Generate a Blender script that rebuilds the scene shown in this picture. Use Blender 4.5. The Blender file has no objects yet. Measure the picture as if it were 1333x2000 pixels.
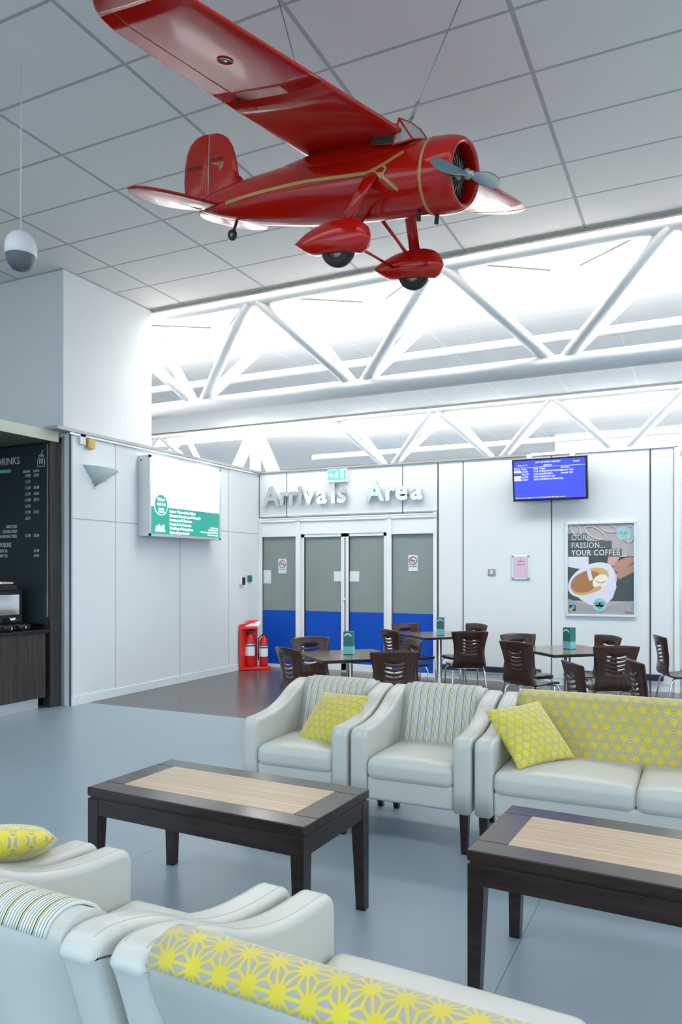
import bpy, bmesh, math, random
from mathutils import Vector, Matrix
random.seed(7)
PI = math.pi
C = bpy.context.scene.collection
# ------------------------------------------------------------------ camera
cam = bpy.data.cameras.new('camera'); camo = bpy.data.objects.new('camera', cam); C.objects.link(camo)
cam.sensor_fit = 'HORIZONTAL'; cam.sensor_width = 36; cam.lens = 36*1469/1333
cam.shift_x = 0; cam.shift_y = 116/1333
cam.clip_start = .05; cam.clip_end = 200
camo.location = (0, 0, 1.5); camo.rotation_euler = (PI/2, 0, math.radians(25.6))
bpy.context.scene.camera = camo
# ------------------------------------------------------------------ world, exposure
w = bpy.data.worlds.new('world'); bpy.context.scene.world = w; w.use_nodes = True
bg = w.node_tree.nodes['Background']; bg.inputs[0].default_value = (.64, .83, 1, 1); bg.inputs[1].default_value = 1.1
vs = bpy.context.scene.view_settings
vs.view_transform = 'Standard'; vs.look = 'None'; vs.exposure = 1.08; vs.gamma = 1
LAMP_SLOT = 5.5      # rooflight panes
LAMP_TROUGH = 27.0
# daylight through the glazed front of the terminal, behind and to the right of the lounge
def area(name, loc, rot, sx, sy, power, col):
    l = bpy.data.lights.new(name, 'AREA'); l.shape = 'RECTANGLE'; l.size = sx; l.size_y = sy; l.energy = power; l.color = col
    o = bpy.data.objects.new(name, l); C.objects.link(o); o.location = loc; o.rotation_euler = rot
    o['label'] = 'daylight'; return o

# ------------------------------------------------------------------ materials
def mat(name, col, rough=.5, metal=0, coat=0, emit=None, es=0, spec=.5, trans=0, sheen=0):
    m = bpy.data.materials.new(name); m.use_nodes = True
    b = m.node_tree.nodes['Principled BSDF']
    b.inputs['Base Color'].default_value = (*col, 1); b.inputs['Roughness'].default_value = rough
    b.inputs['Metallic'].default_value = metal; b.inputs['Coat Weight'].default_value = coat
    b.inputs['Coat Roughness'].default_value = .04
    b.inputs['Specular IOR Level'].default_value = spec; b.inputs['Transmission Weight'].default_value = trans
    b.inputs['Sheen Weight'].default_value = sheen
    if emit: b.inputs['Emission Color'].default_value = (*emit, 1); b.inputs['Emission Strength'].default_value = es
    return m
class N:
    """tiny node helper"""
    def __init__(s, m): s.t = m.node_tree; s.b = s.t.nodes['Principled BSDF']
    def n(s, ty, **k):
        x = s.t.nodes.new(ty)
        for a, b in k.items(): setattr(x, a, b)
        return x
    def l(s, a, b): s.t.links.new(a, b)
    def m(s, op, a, b=None, c=None, clamp=False):
        x = s.n('ShaderNodeMath', operation=op); x.use_clamp = clamp
        for i, v in enumerate((a, b, c)):
            if v is None: continue
            if isinstance(v, (int, float)): x.inputs[i].default_value = v
            else: s.l(v, x.inputs[i])
        return x.outputs[0]
    def xyz(s, src='Object'):
        tc = s.n('ShaderNodeTexCoord'); sp = s.n('ShaderNodeSeparateXYZ'); s.l(tc.outputs[src], sp.inputs[0]); return sp.outputs
    def mix(s, f, a, b):
        x = s.n('ShaderNodeMix', data_type='RGBA'); s.l(f, x.inputs[0]) if not isinstance(f, float) else None
        for i, v in ((6, a), (7, b)):
            if isinstance(v, tuple): x.inputs[i].default_value = (*v, 1)
            else: s.l(v, x.inputs[i])
        return x.outputs[2]
    def noise(s, scale, detail=3, vec=None):
        x = s.n('ShaderNodeTexNoise'); x.inputs['Scale'].default_value = scale; x.inputs['Detail'].default_value = detail
        if vec is None:
            tc = s.n('ShaderNodeTexCoord'); vec = tc.outputs['Object']
        s.l(vec, x.inputs['Vector']); return x.outputs[0]
    def bump(s, h, strength=.2, dist=.01):
        x = s.n('ShaderNodeBump'); x.inputs['Strength'].default_value = strength; x.inputs['Distance'].default_value = dist
        s.l(h, x.inputs['Height']); s.l(x.outputs[0], s.b.inputs['Normal'])
def ceil_mat(nm='ceiling_tiles', lc=(.44, .45, .45), bc=(.82, .80, .775)):
    m = mat(nm, (.78, .78, .76), .85); k = N(m); o = k.xyz()
    def line(c, off, sp, wd):
        f = k.m('FRACT', k.m('DIVIDE', k.m('ADD', c, -off + 1000*sp), sp))
        d = k.m('MINIMUM', f, k.m('SUBTRACT', 1, f)); return k.m('LESS_THAN', d, wd/sp/2)
    g = k.m('MAXIMUM', line(o[0], -3.415, 1.2, .03), line(o[1], 3.84, .62, .024))
    nz = k.noise(1.1)
    base = k.mix(nz, tuple(.96*c for c in bc), bc)
    k.l(k.mix(g, base, lc), k.b.inputs['Base Color']); return m
def floor_mat():
    m = mat('blue_vinyl', (.3, .42, .5), .32, spec=.45); k = N(m); o = k.xyz()
    f = k.m('LESS_THAN', k.m('ABSOLUTE', k.m('SUBTRACT', k.m('FRACT', k.m('DIVIDE', k.m('ADD', o[0], .665+20), 2.0)), .0)), .0022)
    nz = k.noise(.9, 4); n2 = k.noise(60, 2)
    base = k.mix(nz, (.285, .375, .43), (.335, .43, .49))
    k.l(k.mix(f, base, (.12, .2, .26)), k.b.inputs['Base Color'])
    k.l(k.m('MULTIPLY_ADD', nz, .16, .24), k.b.inputs['Roughness']); k.bump(n2, .04, .002); return m
def tile_mat():
    m = mat('brown_floor_tiles', (.1, .09, .085), .25); k = N(m)
    tc = k.n('ShaderNodeTexCoord'); br = k.n('ShaderNodeTexBrick'); k.l(tc.outputs['Object'], br.inputs['Vector'])
    br.inputs['Scale'].default_value = 1; br.inputs['Brick Width'].default_value = .6; br.inputs['Row Height'].default_value = .3
    br.inputs['Mortar Size'].default_value = .004; br.inputs['Color1'].default_value = (.085, .075, .07, 1)
    br.inputs['Color2'].default_value = (.11, .097, .09, 1); br.inputs['Mortar'].default_value = (.05, .045, .04, 1)
    k.l(br.outputs[0], k.b.inputs['Base Color']); k.bump(k.noise(35), .05, .002); return m
def wood_mat(name, c1, c2, sc, axis, rough=.4, coat=0.):
    m = mat(name, c1, rough, coat=coat); k = N(m); tc = k.n('ShaderNodeTexCoord'); mp = k.n('ShaderNodeMapping')
    k.l(tc.outputs['Object'], mp.inputs[0]); mp.inputs['Scale'].default_value = sc
    nz = k.noise(1, 5, mp.outputs[0]); f = k.m('MULTIPLY_ADD', nz, 2.4, -.7, clamp=True)
    k.l(k.mix(f, c1, c2), k.b.inputs['Base Color']); return m
def star_mat(name, a, ybig=(.66, .53, .03), ground=(.38, .37, .32), w=.0042, wf=.62):
    m = mat(name, ybig, .75, sheen=.4); k = N(m); tc = k.n('ShaderNodeTexCoord'); sp = k.n('ShaderNodeSeparateXYZ')
    k.l(tc.outputs['UV'], sp.inputs[0]); u, v = sp.outputs[0], sp.outputs[1]
    H = a*math.sqrt(3)
    def cell(ou, ov):
        x = k.m('SUBTRACT', k.m('MULTIPLY', k.m('SUBTRACT', k.m('FRACT', k.m('DIVIDE', k.m('ADD', u, ou+100*a), a)), .5), a), 0)
        y = k.m('SUBTRACT', k.m('MULTIPLY', k.m('SUBTRACT', k.m('FRACT', k.m('DIVIDE', k.m('ADD', v, ov+100*H), H)), .5), H), 0)
        r2 = k.m('ADD', k.m('MULTIPLY', x, x), k.m('MULTIPLY', y, y)); return x, y, r2
    x1, y1, r1 = cell(0, 0); x2, y2, r2 = cell(a/2, H/2)
    s_ = k.m('LESS_THAN', r1, r2); ns = k.m('SUBTRACT', 1, s_)
    pick = lambda p, q: k.m('ADD', k.m('MULTIPLY', p, s_), k.m('MULTIPLY', q, ns))
    x, y, r = pick(x1, x2), pick(y1, y2), k.m('SQRT', pick(r1, r2))
    th = k.m('ARCTAN2', y, x)
    ray = k.m('MULTIPLY', r, k.m('DIVIDE', k.m('ABSOLUTE', k.m('SINE', k.m('MULTIPLY', th, 6))), 6))
    yel = k.m('MAXIMUM', k.m('LESS_THAN', ray, w*(a/.067)**.5*wf), k.m('LESS_THAN', r, a*.15))
    # hexagon outline half way between stars is left open except at the corners (triangle knots)
    knot = k.m('GREATER_THAN', r, a*.535)
    yel = k.m('MAXIMUM', yel, knot)
    nz = k.noise(9)
    yy = k.mix(nz, tuple(c*.8 for c in ybig), tuple(min(1, c*1.2) for c in ybig))
    k.l(k.mix(yel, ground, yy), k.b.inputs['Base Color']); k.bump(yel, .5, .003); return m
def stripe_mat():
    m = mat('striped_fabric', (.8, .8, .75), .8); k = N(m); tc = k.n('ShaderNodeTexCoord'); sp = k.n('ShaderNodeSeparateXYZ')
    k.l(tc.outputs['UV'], sp.inputs[0]); f = k.m('FRACT', k.m('DIVIDE', k.m('ADD', sp.outputs[0], .013), .046))
    cr = k.n('ShaderNodeValToRGB'); cr.color_ramp.interpolation = 'CONSTANT'; k.l(f, cr.inputs[0])
    W_, G, K, Y, B = (.76, .76, .70), (.27, .25, .20), (.02, .02, .025), (.36, .31, .07), (.18, .27, .30)
    st = [(0, K), (.07, W_), (.17, Y), (.25, W_), (.34, G), (.41, W_), (.52, B), (.58, W_), (.70, G), (.76, W_), (.88, Y), (.95, W_)]
    e = cr.color_ramp.elements
    e[0].position = 0; e[0].color = (*K, 1); e[1].position = st[1][0]; e[1].color = (*st[1][1], 1)
    for p, c in st[2:]:
        q = e.new(p); q.color = (*c, 1)
    k.l(cr.outputs[0], k.b.inputs['Base Color']); k.bump(k.noise(250), .15, .002); return m
def leather_mat():
    m = mat('cream_leather', (.60, .62, .58), .36, spec=.5); k = N(m)
    k.bump(k.noise(140, 4), .08, .002); nz = k.noise(3)
    k.l(k.mix(nz, (.585, .585, .53), (.635, .635, .58)), k.b.inputs['Base Color']); return m
def frost_mat():
    m = mat('frosted_glass', (.34, .40, .39), .22, spec=.6); k = N(m); o = k.xyz()
    f = k.noise(1.3, 2); k.l(k.mix(f, (.20, .245, .225), (.28, .32, .30)), k.b.inputs['Base Color']); return m
M = dict(
 ceiling=ceil_mat(), ceilinglit=ceil_mat('ceiling_tiles_lit', (.95, .95, .95), (.84, .87, .89)), floor=floor_mat(), tile=tile_mat(), leather=leather_mat(), stripe=stripe_mat(),  # second ceiling is a brighter copy, light painted into its lines and tiles
 star=star_mat('yellow_star_fabric', .062), star_pillow=star_mat('yellow_star_cushion_fabric', .05, ybig=(.72, .60, .03), wf=.72),
 wall=mat('white_wall_panel', (.76, .80, .81), .45), wallp=mat('white_paint', (.78, .79, .79), .7),
 joint=mat('panel_joint', (.09, .1, .1), .6), jointw=mat('pale_panel_joint', (.42, .46, .47), .6),
 trim=mat('grey_metal_trim', (.42, .42, .40), .45, .3), beige=mat('beige_edge_trim', (.50, .47, .40), .6),
 steel=mat('white_painted_steel', (.90, .91, .91), .4), alu=mat('aluminium', (.72, .75, .76), .35, .7),
 chrome=mat('chrome', (.85, .86, .87), .08, 1), brushed=mat('brushed_steel_letters', (.72, .75, .75), .16, 1),
 blue=mat('blue_film', (.0, .075, .50), .45, spec=.3), frost=frost_mat(),
 espresso=wood_mat('espresso_wood', (.012, .007, .005), (.035, .019, .014), (3, 30, 30), 0, .22),
 zebrano=wood_mat('zebrano_veneer', (.38, .25, .14), (.62, .47, .31), (1.2, 110, 20), 0, .35),
 chairwood=wood_mat('dark_walnut_ply', (.040, .014, .008), (.068, .025, .014), (30, 4, 4), 0, .24),
 tabletop=wood_mat('brown_laminate', (.13, .085, .06), (.24, .17, .12), (30, 3, 3), 0, .16),
 kiosk=wood_mat('dark_grained_laminate', (.022, .017, .015), (.065, .052, .045), (60, 60, 2), 0, .35),
 black=mat('black_plastic', (.012, .013, .014), .35), darkm=mat('dark_rubber', (.02, .02, .02), .6),
 red=mat('glossy_red_paint', (.52, .008, .003), .16, coat=.2, spec=.4), gold=mat('gold_paint', (.50, .34, .10), .35, .2),
 slate=mat('blue_grey_propeller', (.11, .18, .20), .35), hub=mat('hub_metal', (.45, .45, .42), .35, .8),
 glassg=mat('grey_cockpit_glass', (.42, .42, .38), .08, spec=.8), glassd=mat('dark_cockpit_glass', (.06, .07, .06), .08, spec=.8),
 menu=mat('slate_menu_board', (.035, .05, .05), .3), chalk=mat('white_lettering', (.78, .8, .78), .6),
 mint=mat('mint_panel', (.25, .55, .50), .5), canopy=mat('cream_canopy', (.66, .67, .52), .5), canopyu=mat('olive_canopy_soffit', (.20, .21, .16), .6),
 stone=mat('dark_stone_top', (.02, .02, .024), .15), white=mat('white_plastic', (.82, .84, .84), .35),
 greyp=mat('grey_speaker_grille', (.13, .15, .16), .5), yel=mat('amber_plastic', (.62, .40, .10), .4),
 green=mat('green_plastic', (.0, .22, .12), .4), teal=mat('teal_card', (.02, .17, .17), .4), ltmint=mat('light_teal_card', (.22, .60, .60), .4),
 redp=mat('red_plastic_stand', (.72, .025, .015), .35), redd=mat('red_extinguisher', (.60, .01, .012), .25),
 screen=mat('blue_screen', (.02, .02, .3), .3, emit=(.055, .09, 1), es=.5), screent=mat('screen_text', (.8, .8, .9), .4, emit=(.8, .85, 1), es=.55),
 lbw=mat('lightbox_white', (.9, .9, .9), .4, emit=(1, 1, 1), es=.7), lbg=mat('lightbox_green', (.02, .22, .18), .4, emit=(.03, .42, .33), es=.30),
 lbt=mat('lightbox_text', (.95, .95, .95), .4, emit=(1, 1, 1), es=.7), lbf=mat('lightbox_faint_grey', (.8, .85, .8), .4, emit=(.80, .84, .80), es=.30),
 lbp=mat('lightbox_faint_pink', (.9, .8, .9), .4, emit=(.93, .80, .93), es=.33),
 exitg=mat('exit_sign_face', (.03, .45, .32), .4, emit=(.12, .9, .62), es=.35), slotfill=mat('dim_fill_rooflight', (1, 1, 1), .5, emit=(1, .98, .95), es=1.5), slot=mat('rooflight_glazing', (1, 1, 1), .5, emit=(1, .985, .965), es=LAMP_SLOT),  # includes the dimmer glow for the unseen rooflight added over the lounge
 lampsoft=mat('lamp_glass', (1, 1, 1), .5, emit=(1, .98, .94), es=3), lamp=mat('lamp_diffuser', (1, 1, 1), .5, emit=(1, .98, .94), es=LAMP_TROUGH),
 pink=mat('pink_paper', (.72, .50, .64), .6), paper=mat('white_paper', (.7, .78, .78), .6), redink=mat('red_print', (.45, .10, .16), .6),
 pgrey=mat('poster_taupe', (.46, .43, .43), .6), pline=mat('poster_pale_line', (.60, .57, .57), .6), pdark=mat('poster_charcoal', (.065, .085, .09), .6),
 pslate=mat('poster_slate_block', (.10, .125, .13), .6), seam=mat('leather_seam', (.47, .50, .49), .5), addground=mat('added_outside_ground', (.16, .165, .17), .8), bouncefloor=mat('pale_bounce_floor', (.27, .31, .35), .5), cup=mat('poster_cup_white', (.74, .74, .84), .6), cup2=mat('poster_cup_shade', (.58, .56, .68), .6),
 coffee=mat('poster_coffee', (.40, .19, .075), .6), crema=mat('poster_crema', (.66, .42, .15), .6), foam=mat('poster_foam', (.86, .80, .70), .6),
 skin=mat('poster_skin', (.48, .26, .20), .6), skin2=mat('poster_skin_pale', (.60, .40, .36), .6), ptable=mat('poster_table', (.38, .36, .37), .6),
 badge=mat('poster_badge', (.32, .60, .62), .6), badge2=mat('poster_badge_dark', (.14, .33, .36), .6), fblue=mat('poster_blue', (.05, .35, .62), .6), fgreen=mat('poster_lime', (.45, .60, .08), .6),
 sconce=mat('pale_grey_glass_shade', (.50, .60, .60), .35), navy=mat('navy_rail', (.012, .02, .05), .4),
 cable=mat('steel_cable', (.35, .35, .33), .4, .6), cabw=mat('white_cable', (.8, .8, .75), .5), engine=mat('engine_black', (.015, .015, .017), .5), spoke=mat('engine_rod_metal', (.35, .34, .32), .35, .8),
 shade2=mat('grey_soffit', (.5, .52, .53), .8),
)
# ------------------------------------------------------------------ mesh helpers
class B:
    def __init__(s): s.bm = bmesh.new(); s.mats = []
    def mi(s, m):
        if m not in s.mats: s.mats.append(m)
        return s.mats.index(m)
    def _fin(s, faces, m):
        i = s.mi(m)
        for f in faces: f.material_index = i
    def box(s, x0, x1, y0, y1, z0, z1, m, bev=0, seg=2):
        r = bmesh.ops.create_cube(s.bm, size=1); vs = r['verts']
        for v in vs: v.co = Vector((x0+(v.co.x+.5)*(x1-x0), y0+(v.co.y+.5)*(y1-y0), z0+(v.co.z+.5)*(z1-z0)))
        fs = list({f for v in vs for f in v.link_faces}); s._fin(fs, m)
        if bev:
            es = list({e for v in vs for e in v.link_edges})
            q = bmesh.ops.bevel(s.bm, geom=es, offset=bev, segments=seg, affect='EDGES', profile=.5); s._fin(q['faces'], m)
            for f in q['faces']: f.smooth = True
        return s
    def hexa(s, pts, m):
        vs = [s.bm.verts.new(p) for p in pts]; F = [(0,3,2,1),(4,5,6,7),(0,1,5,4),(1,2,6,5),(2,3,7,6),(3,0,4,7)]
        s._fin([s.bm.faces.new([vs[i] for i in f]) for f in F], m); return s
    def poly(s, pts, m):
        f = s.bm.faces.new([s.bm.verts.new(p) for p in pts]); s._fin([f], m); return s
    def tube(s, pts, r, m, n=10, cap=True, radii=None, closed=False):
        pts = [Vector(p) for p in pts]; rings = []; K = len(pts); up = None
        for i, p in enumerate(pts):
            if closed: t = pts[(i+1) % K]-pts[i-1]
            else: t = pts[min(i+1, K-1)]-pts[max(i-1, 0)]
            t.normalize()
            if up is None: up = Vector((0, 0, 1)) if abs(t.z) < .9 else Vector((0, 1, 0))
            a = up.cross(t); a.normalize(); b = t.cross(a); up = b
            rr = radii[i] if radii else r
            rings.append([s.bm.verts.new(p+a*rr*math.cos(2*PI*j/n)+b*rr*math.sin(2*PI*j/n)) for j in range(n)])
        fs = []
        for i in range(K if closed else K-1):
            A, D = rings[i], rings[(i+1) % K]
            for j in range(n): fs.append(s.bm.faces.new((A[j], A[(j+1) % n], D[(j+1) % n], D[j])))
        for f in fs: f.smooth = True
        if cap and not closed: fs.append(s.bm.faces.new(rings[0][::-1])); fs.append(s.bm.faces.new(rings[-1]))
        s._fin(fs, m); return s
    def lathe(s, prof, m, n=24, o=(0, 0, 0), axis='z', cap=True):
        rings = []; o = Vector(o)
        for r, h in prof:
            rg = []
            for j in range(n):
                a = 2*PI*j/n; c, d = r*math.cos(a), r*math.sin(a)
                rg.append(s.bm.verts.new(o+Vector({'z': (c, d, h), 'x': (h, c, d), 'y': (d, h, c)}[axis])))
            rings.append(rg)
        fs = []
        for A, D in zip(rings, rings[1:]):
            for j in range(n): fs.append(s.bm.faces.new((A[j], A[(j+1) % n], D[(j+1) % n], D[j])))
        for f in fs: f.smooth = True
        if cap:
            if prof[0][0] > 1e-5: fs.append(s.bm.faces.new(rings[0][::-1]))
            if prof[-1][0] > 1e-5: fs.append(s.bm.faces.new(rings[-1]))
        s._fin(fs, m); return s
    def prism(s, pts, axis, a, b, m, bev=0, seg=2, smooth=False):
        """2-D outline pushed along an axis; pts are the two other coords in order"""
        def v3(p, t): return {'x': (t, p[0], p[1]), 'y': (p[0], t, p[1]), 'z': (p[0], p[1], t)}[axis]
        A = [s.bm.verts.new(v3(p, a)) for p in pts]; D = [s.bm.verts.new(v3(p, b)) for p in pts]; K = len(pts); fs = []
        for i in range(K): fs.append(s.bm.faces.new((A[i], A[(i+1) % K], D[(i+1) % K], D[i])))
        if smooth:
            for f in fs: f.smooth = True
        f1 = s.bm.faces.new(A[::-1]); f2 = s.bm.faces.new(D); caps = [f1, f2]
        s._fin(fs+caps, m)
        if bev:
            es = list({e for f in caps for e in f.edges})
            q = bmesh.ops.bevel(s.bm, geom=es, offset=bev, segments=seg, affect='EDGES', profile=.5); s._fin(q['faces'], m)
            for f in q['faces']: f.smooth = True
        return s
    def rbox(s, x0, x1, y0, y1, z0, z1, r, m, cuts=10, puff=0, pz=True, sag=0):
        """soft upholstered block"""
        cx, cy, cz = (x0+x1)/2, (y0+y1)/2, (z0+z1)/2; hx, hy, hz = (x1-x0)/2, (y1-y0)/2, (z1-z0)/2; n = cuts
        vm = {}
        def pos(h):
            k = [-h, -h+r*.12, -h+r*.3, -h+r*.6, -h+r]; inner = [(-h+r)+(2*(h-r))*i/n for i in range(1, n)]
            return k+inner+[-q for q in k[::-1]]
        X, Y, Z = pos(hx), pos(hy), pos(hz)
        def vert(i, j, k):
            key = (i, j, k)
            if key not in vm:
                p = Vector((X[i], Y[j], Z[k])); q = Vector((max(-hx+r, min(hx-r, p.x)), max(-hy+r, min(hy-r, p.y)), max(-hz+r, min(hz-r, p.z))))
                d = p-q
                if d.length > 1e-9: p = q+d.normalized()*r*min(1, max(abs(d.x), abs(d.y), abs(d.z))/r if False else 1)
                fx = 1-(p.x/hx)**2; fy = 1-(p.y/hy)**2
                p.z += puff*fx*fy*(1 if p.z > 0 else (-.2))*min(1, abs(p.z)/hz)
                if sag: p.x += (1 if p.x > 0 else -1)*sag*(1-(p.z/hz)**2)*min(1, abs(p.x)/hx)**4; p.y += (1 if p.y > 0 else -1)*sag*(1-(p.z/hz)**2)*min(1, abs(p.y)/hy)**4
                vm[key] = s.bm.verts.new((p.x+cx, p.y+cy, p.z+cz))
            return vm[key]
        nx, ny, nz = len(X)-1, len(Y)-1, len(Z)-1; fs = []
        for i in range(nx):
            for j in range(ny):
                fs.append(s.bm.faces.new((vert(i,j,0), vert(i,j+1,0), vert(i+1,j+1,0), vert(i+1,j,0))))
                fs.append(s.bm.faces.new((vert(i,j,nz), vert(i+1,j,nz), vert(i+1,j+1,nz), vert(i,j+1,nz))))
        for i in range(nx):
            for k in range(nz):
                fs.append(s.bm.faces.new((vert(i,0,k), vert(i+1,0,k), vert(i+1,0,k+1), vert(i,0,k+1))))
                fs.append(s.bm.faces.new((vert(i,ny,k), vert(i,ny,k+1), vert(i+1,ny,k+1), vert(i+1,ny,k))))
        for j in range(ny):
            for k in range(nz):
                fs.append(s.bm.faces.new((vert(0,j,k), vert(0,j,k+1), vert(0,j+1,k+1), vert(0,j+1,k))))
                fs.append(s.bm.faces.new((vert(nx,j,k), vert(nx,j+1,k), vert(nx,j+1,k+1), vert(nx,j,k+1))))
        for f in fs: f.smooth = True
        s._fin(fs, m); return s
    def sheet(s, rows, m, us, vs_, thick=0, skip=None):
        """grid of points with uv in metres"""
        uv = s.bm.loops.layers.uv.verify(); V = [[s.bm.verts.new(p) for p in row] for row in rows]; fs = []
        for i in range(len(rows)-1):
            for j in range(len(rows[0])-1):
                if skip and skip(i, j): continue
                f = s.bm.faces.new((V[i][j], V[i][j+1], V[i+1][j+1], V[i+1][j])); f.smooth = True
                for lp, (a, b) in zip(f.loops, ((i, j), (i, j+1), (i+1, j+1), (i+1, j))): lp[uv].uv = (us[b], vs_[a])
                fs.append(f)
        s._fin(fs, m)
        for vv in [v for r in V for v in r if not v.link_faces]: s.bm.verts.remove(vv)
        return s
    def out(s, name, parent=None, loc=None, rz=None, norm=True, solid=0, off=-1, rot=None):
        if norm: bmesh.ops.recalc_face_normals(s.bm, faces=s.bm.faces[:])
        me = bpy.data.meshes.new(name); s.bm.to_mesh(me); s.bm.free()
        for m in s.mats: me.materials.append(M[m])
        o = bpy.data.objects.new(name, me); C.objects.link(o)
        if parent: o.parent = parent
        if loc is not None: o.location = loc
        if rz is not None: o.rotation_euler = (0, 0, rz)
        if solid:
            md = o.modifiers.new('thickness', 'SOLIDIFY'); md.thickness = solid; md.offset = off
        return o
def tag(o, label=None, cat=None, group=None, kind=None):
    for k, v in (('label', label), ('category', cat), ('group', group), ('kind', kind)):
        if v: o[k] = v
    return o
def struct(b, name, **k):
    o = b.out(name, **k); o['kind'] = 'structure'; return o
def thing(name, label, cat, loc=(0, 0, 0), rz=0, group=None):
    o = bpy.data.objects.new(name, None); C.objects.link(o); o.empty_display_size = .1
    o.location = loc; o.rotation_euler = (0, 0, rz); return tag(o, label, cat, group)
def dup(root, loc, rz, label, group=None):
    def cp(o, par):
        c = o.copy(); C.objects.link(c)
        if par: c.parent = par
        for ch in o.children: cp(ch, c)
        return c
    r = cp(root, None); r.location = loc; r.rotation_euler = (0, 0, rz); r['label'] = label
    if group: r['group'] = group
    return r
DG = None
def text(s, size, m, name, parent, mw, ext=.001, align='LEFT', offset=0, sx=1, space=1):
    """lettering as a real thin mesh; mw maps local x right, y up, z out of the face"""
    cu = bpy.data.curves.new('lettering', 'FONT'); cu.body = s; cu.size = size; cu.extrude = ext; cu.align_x = align; cu.offset = offset; cu.space_character = space
    cu.resolution_u = 3
    o = bpy.data.objects.new('lettering', cu); C.objects.link(o)
    me = bpy.data.meshes.new_from_object(o.evaluated_get(bpy.context.evaluated_depsgraph_get()))
    bpy.data.objects.remove(o); bpy.data.curves.remove(cu)
    me.transform(mw @ Matrix.Diagonal((sx, 1, 1, 1))); me.materials.clear(); me.materials.append(M[m])
    q = bpy.data.objects.new(name, me); C.objects.link(q)
    if parent: q.parent = parent
    return q
def frame_m(org, xd, yd):
    xd = Vector(xd).normalized(); yd = Vector(yd).normalized(); zd = xd.cross(yd)
    mm = Matrix((xd, yd, zd)).transposed().to_4x4(); mm.translation = Vector(org); return mm
def merge_meshes(objs, name, parent):
    bm = bmesh.new(); mats = []
    for o in objs:
        me = o.data; base = len(bm.faces); bm.from_mesh(me); bm.faces.ensure_lookup_table()
        mm = me.materials[0]
        if mm not in mats: mats.append(mm)
        for f in bm.faces[base:]: f.material_index = mats.index(mm)
    me = bpy.data.meshes.new(name); bm.to_mesh(me); bm.free()
    for m in mats: me.materials.append(m)
    for o in objs: bpy.data.objects.remove(o)
    q = bpy.data.objects.new(name, me); C.objects.link(q)
    if parent: q.parent = parent
    return q

# ================================================================== SETTING
XL, YB, ZC, ZW = -6.32, 10.18, 4.83, 3.05      # left wall, back wall, ceiling, partition height
b = B(); b.box(-14, 9, -7, 6.5, -.1, 0, 'floor'); struct(b, 'floor')
b = B(); b.box(-60, 60, -60, 60, -.3, -.11, 'addground'); struct(b, 'ground')  # unseen ground, added to keep low sky light off the ceiling
b = B(); b.box(-14, 9, 6.5, 10.3, -.1, 0, 'tile'); struct(b, 'floor')
b = B(); b.box(-18, 9, 10.3, 26, -.1, 0, 'bouncefloor'); struct(b, 'floor')  # unseen floor, made pale to bounce light onto the far ceiling
b = B(); b.box(-14, 9, 2.12, 7.6, ZC, ZC+.12, 'ceiling'); struct(b, 'ceiling')
b = B(); b.box(-14, 9, -2.6, .74, ZC, ZC+.12, 'ceiling'); struct(b, 'ceiling')
b = B(); b.box(-18, 9, 9.0, 14.5, ZC, ZC+.12, 'ceilinglit'); struct(b, 'ceiling')
b = B(); b.box(-18, 9, 15.95, 21.4, ZC, ZC+.12, 'ceilinglit'); struct(b, 'ceiling')
b = B(); b.box(-18, 9, 22.8, 26, ZC, ZC+.12, 'ceilinglit'); struct(b, 'ceiling')
# rooflight slots: two above the trusses, two more added for light
def slot(y0, y1, n, xa=-18, glaze='slot'):
    z1 = 5.75
    b = B(); b.box(xa, 9, y0-.12, y0, ZC+.12, z1+.1, 'wallp'); b.box(xa, 9, y1, y1+.12, ZC+.12, z1+.1, 'wallp')
    b.box(xa, 9, y0-.02, y0+.02, ZC-.035, ZC+.125, 'beige'); b.box(xa, 9, y1-.02, y1+.02, ZC-.02, ZC+.125, 'wallp')
    struct(b, 'trim_%d' % n)
    b = B(); b.box(xa, 9, y0, y1, z1, z1+.05, glaze)
    struct(b, 'window_%d' % (n+10))
    b = B(); x = xa+.7
    while x < 8.5:     # glazing bars and cross braces under the glass
        b.box(x-.02, x+.02, y0, y1, z1-.05, z1, 'trim'); x += 1.178
    b.box(xa, 9, (y0+y1)/2-.015, (y0+y1)/2+.015, z1-.05, z1, 'trim')
    struct(b, 'trim_%d' % (n+10))
slot(7.62, 9.0, 1, -9); slot(14.5, 15.95, 2); slot(21.4, 22.8, 4); slot(.74, 2.12, 3, -9, 'slotfill')   # last two are unseen, added to brighten lounge and far ceiling; bays every 6.9 m
# box over the wall on the left (bulkhead)
b = B(); b.box(-14, XL, 6.13, 7.6, ZW+.03, ZC, 'wallp'); b.box(-14, XL+.004, 6.12, 7.61, ZC-.015, ZC, 'jointw'); struct(b, 'wall_bulkhead')
# left wall with panel joints and skirting
b = B(); b.box(XL-.14, XL, 6.24, YB+.1, 0, ZW, 'wall')
for y in (6.95, 8.18, 9.335): b.box(XL-.01, XL+.002, y-.005, y+.005, .0, ZW-.03, 'jointw')
b.box(XL-.01, XL+.002, 6.24, YB, 2.085, 2.097, 'jointw')
struct(b, 'wall_left')
b = B(); b.box(XL, XL+.012, 6.24, YB-.12, 0, .10, 'wall', .003); struct(b, 'baseboard_left')
b = B(); b.box(-6.46, XL+.003, 6.238, 6.26, 0, ZW-.02, 'jointw'); b.box(-6.455, -6.42, 6.230, 6.24, 0, ZW-.02, 'alu'); b.box(-6.405, -6.345, 6.228, 6.24, 0, ZW-.02, 'white'); b.box(-6.335, XL+.004, 6.232, 6.24, 0, ZW-.02, 'joint')
struct(b, 'trim_5')
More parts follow.
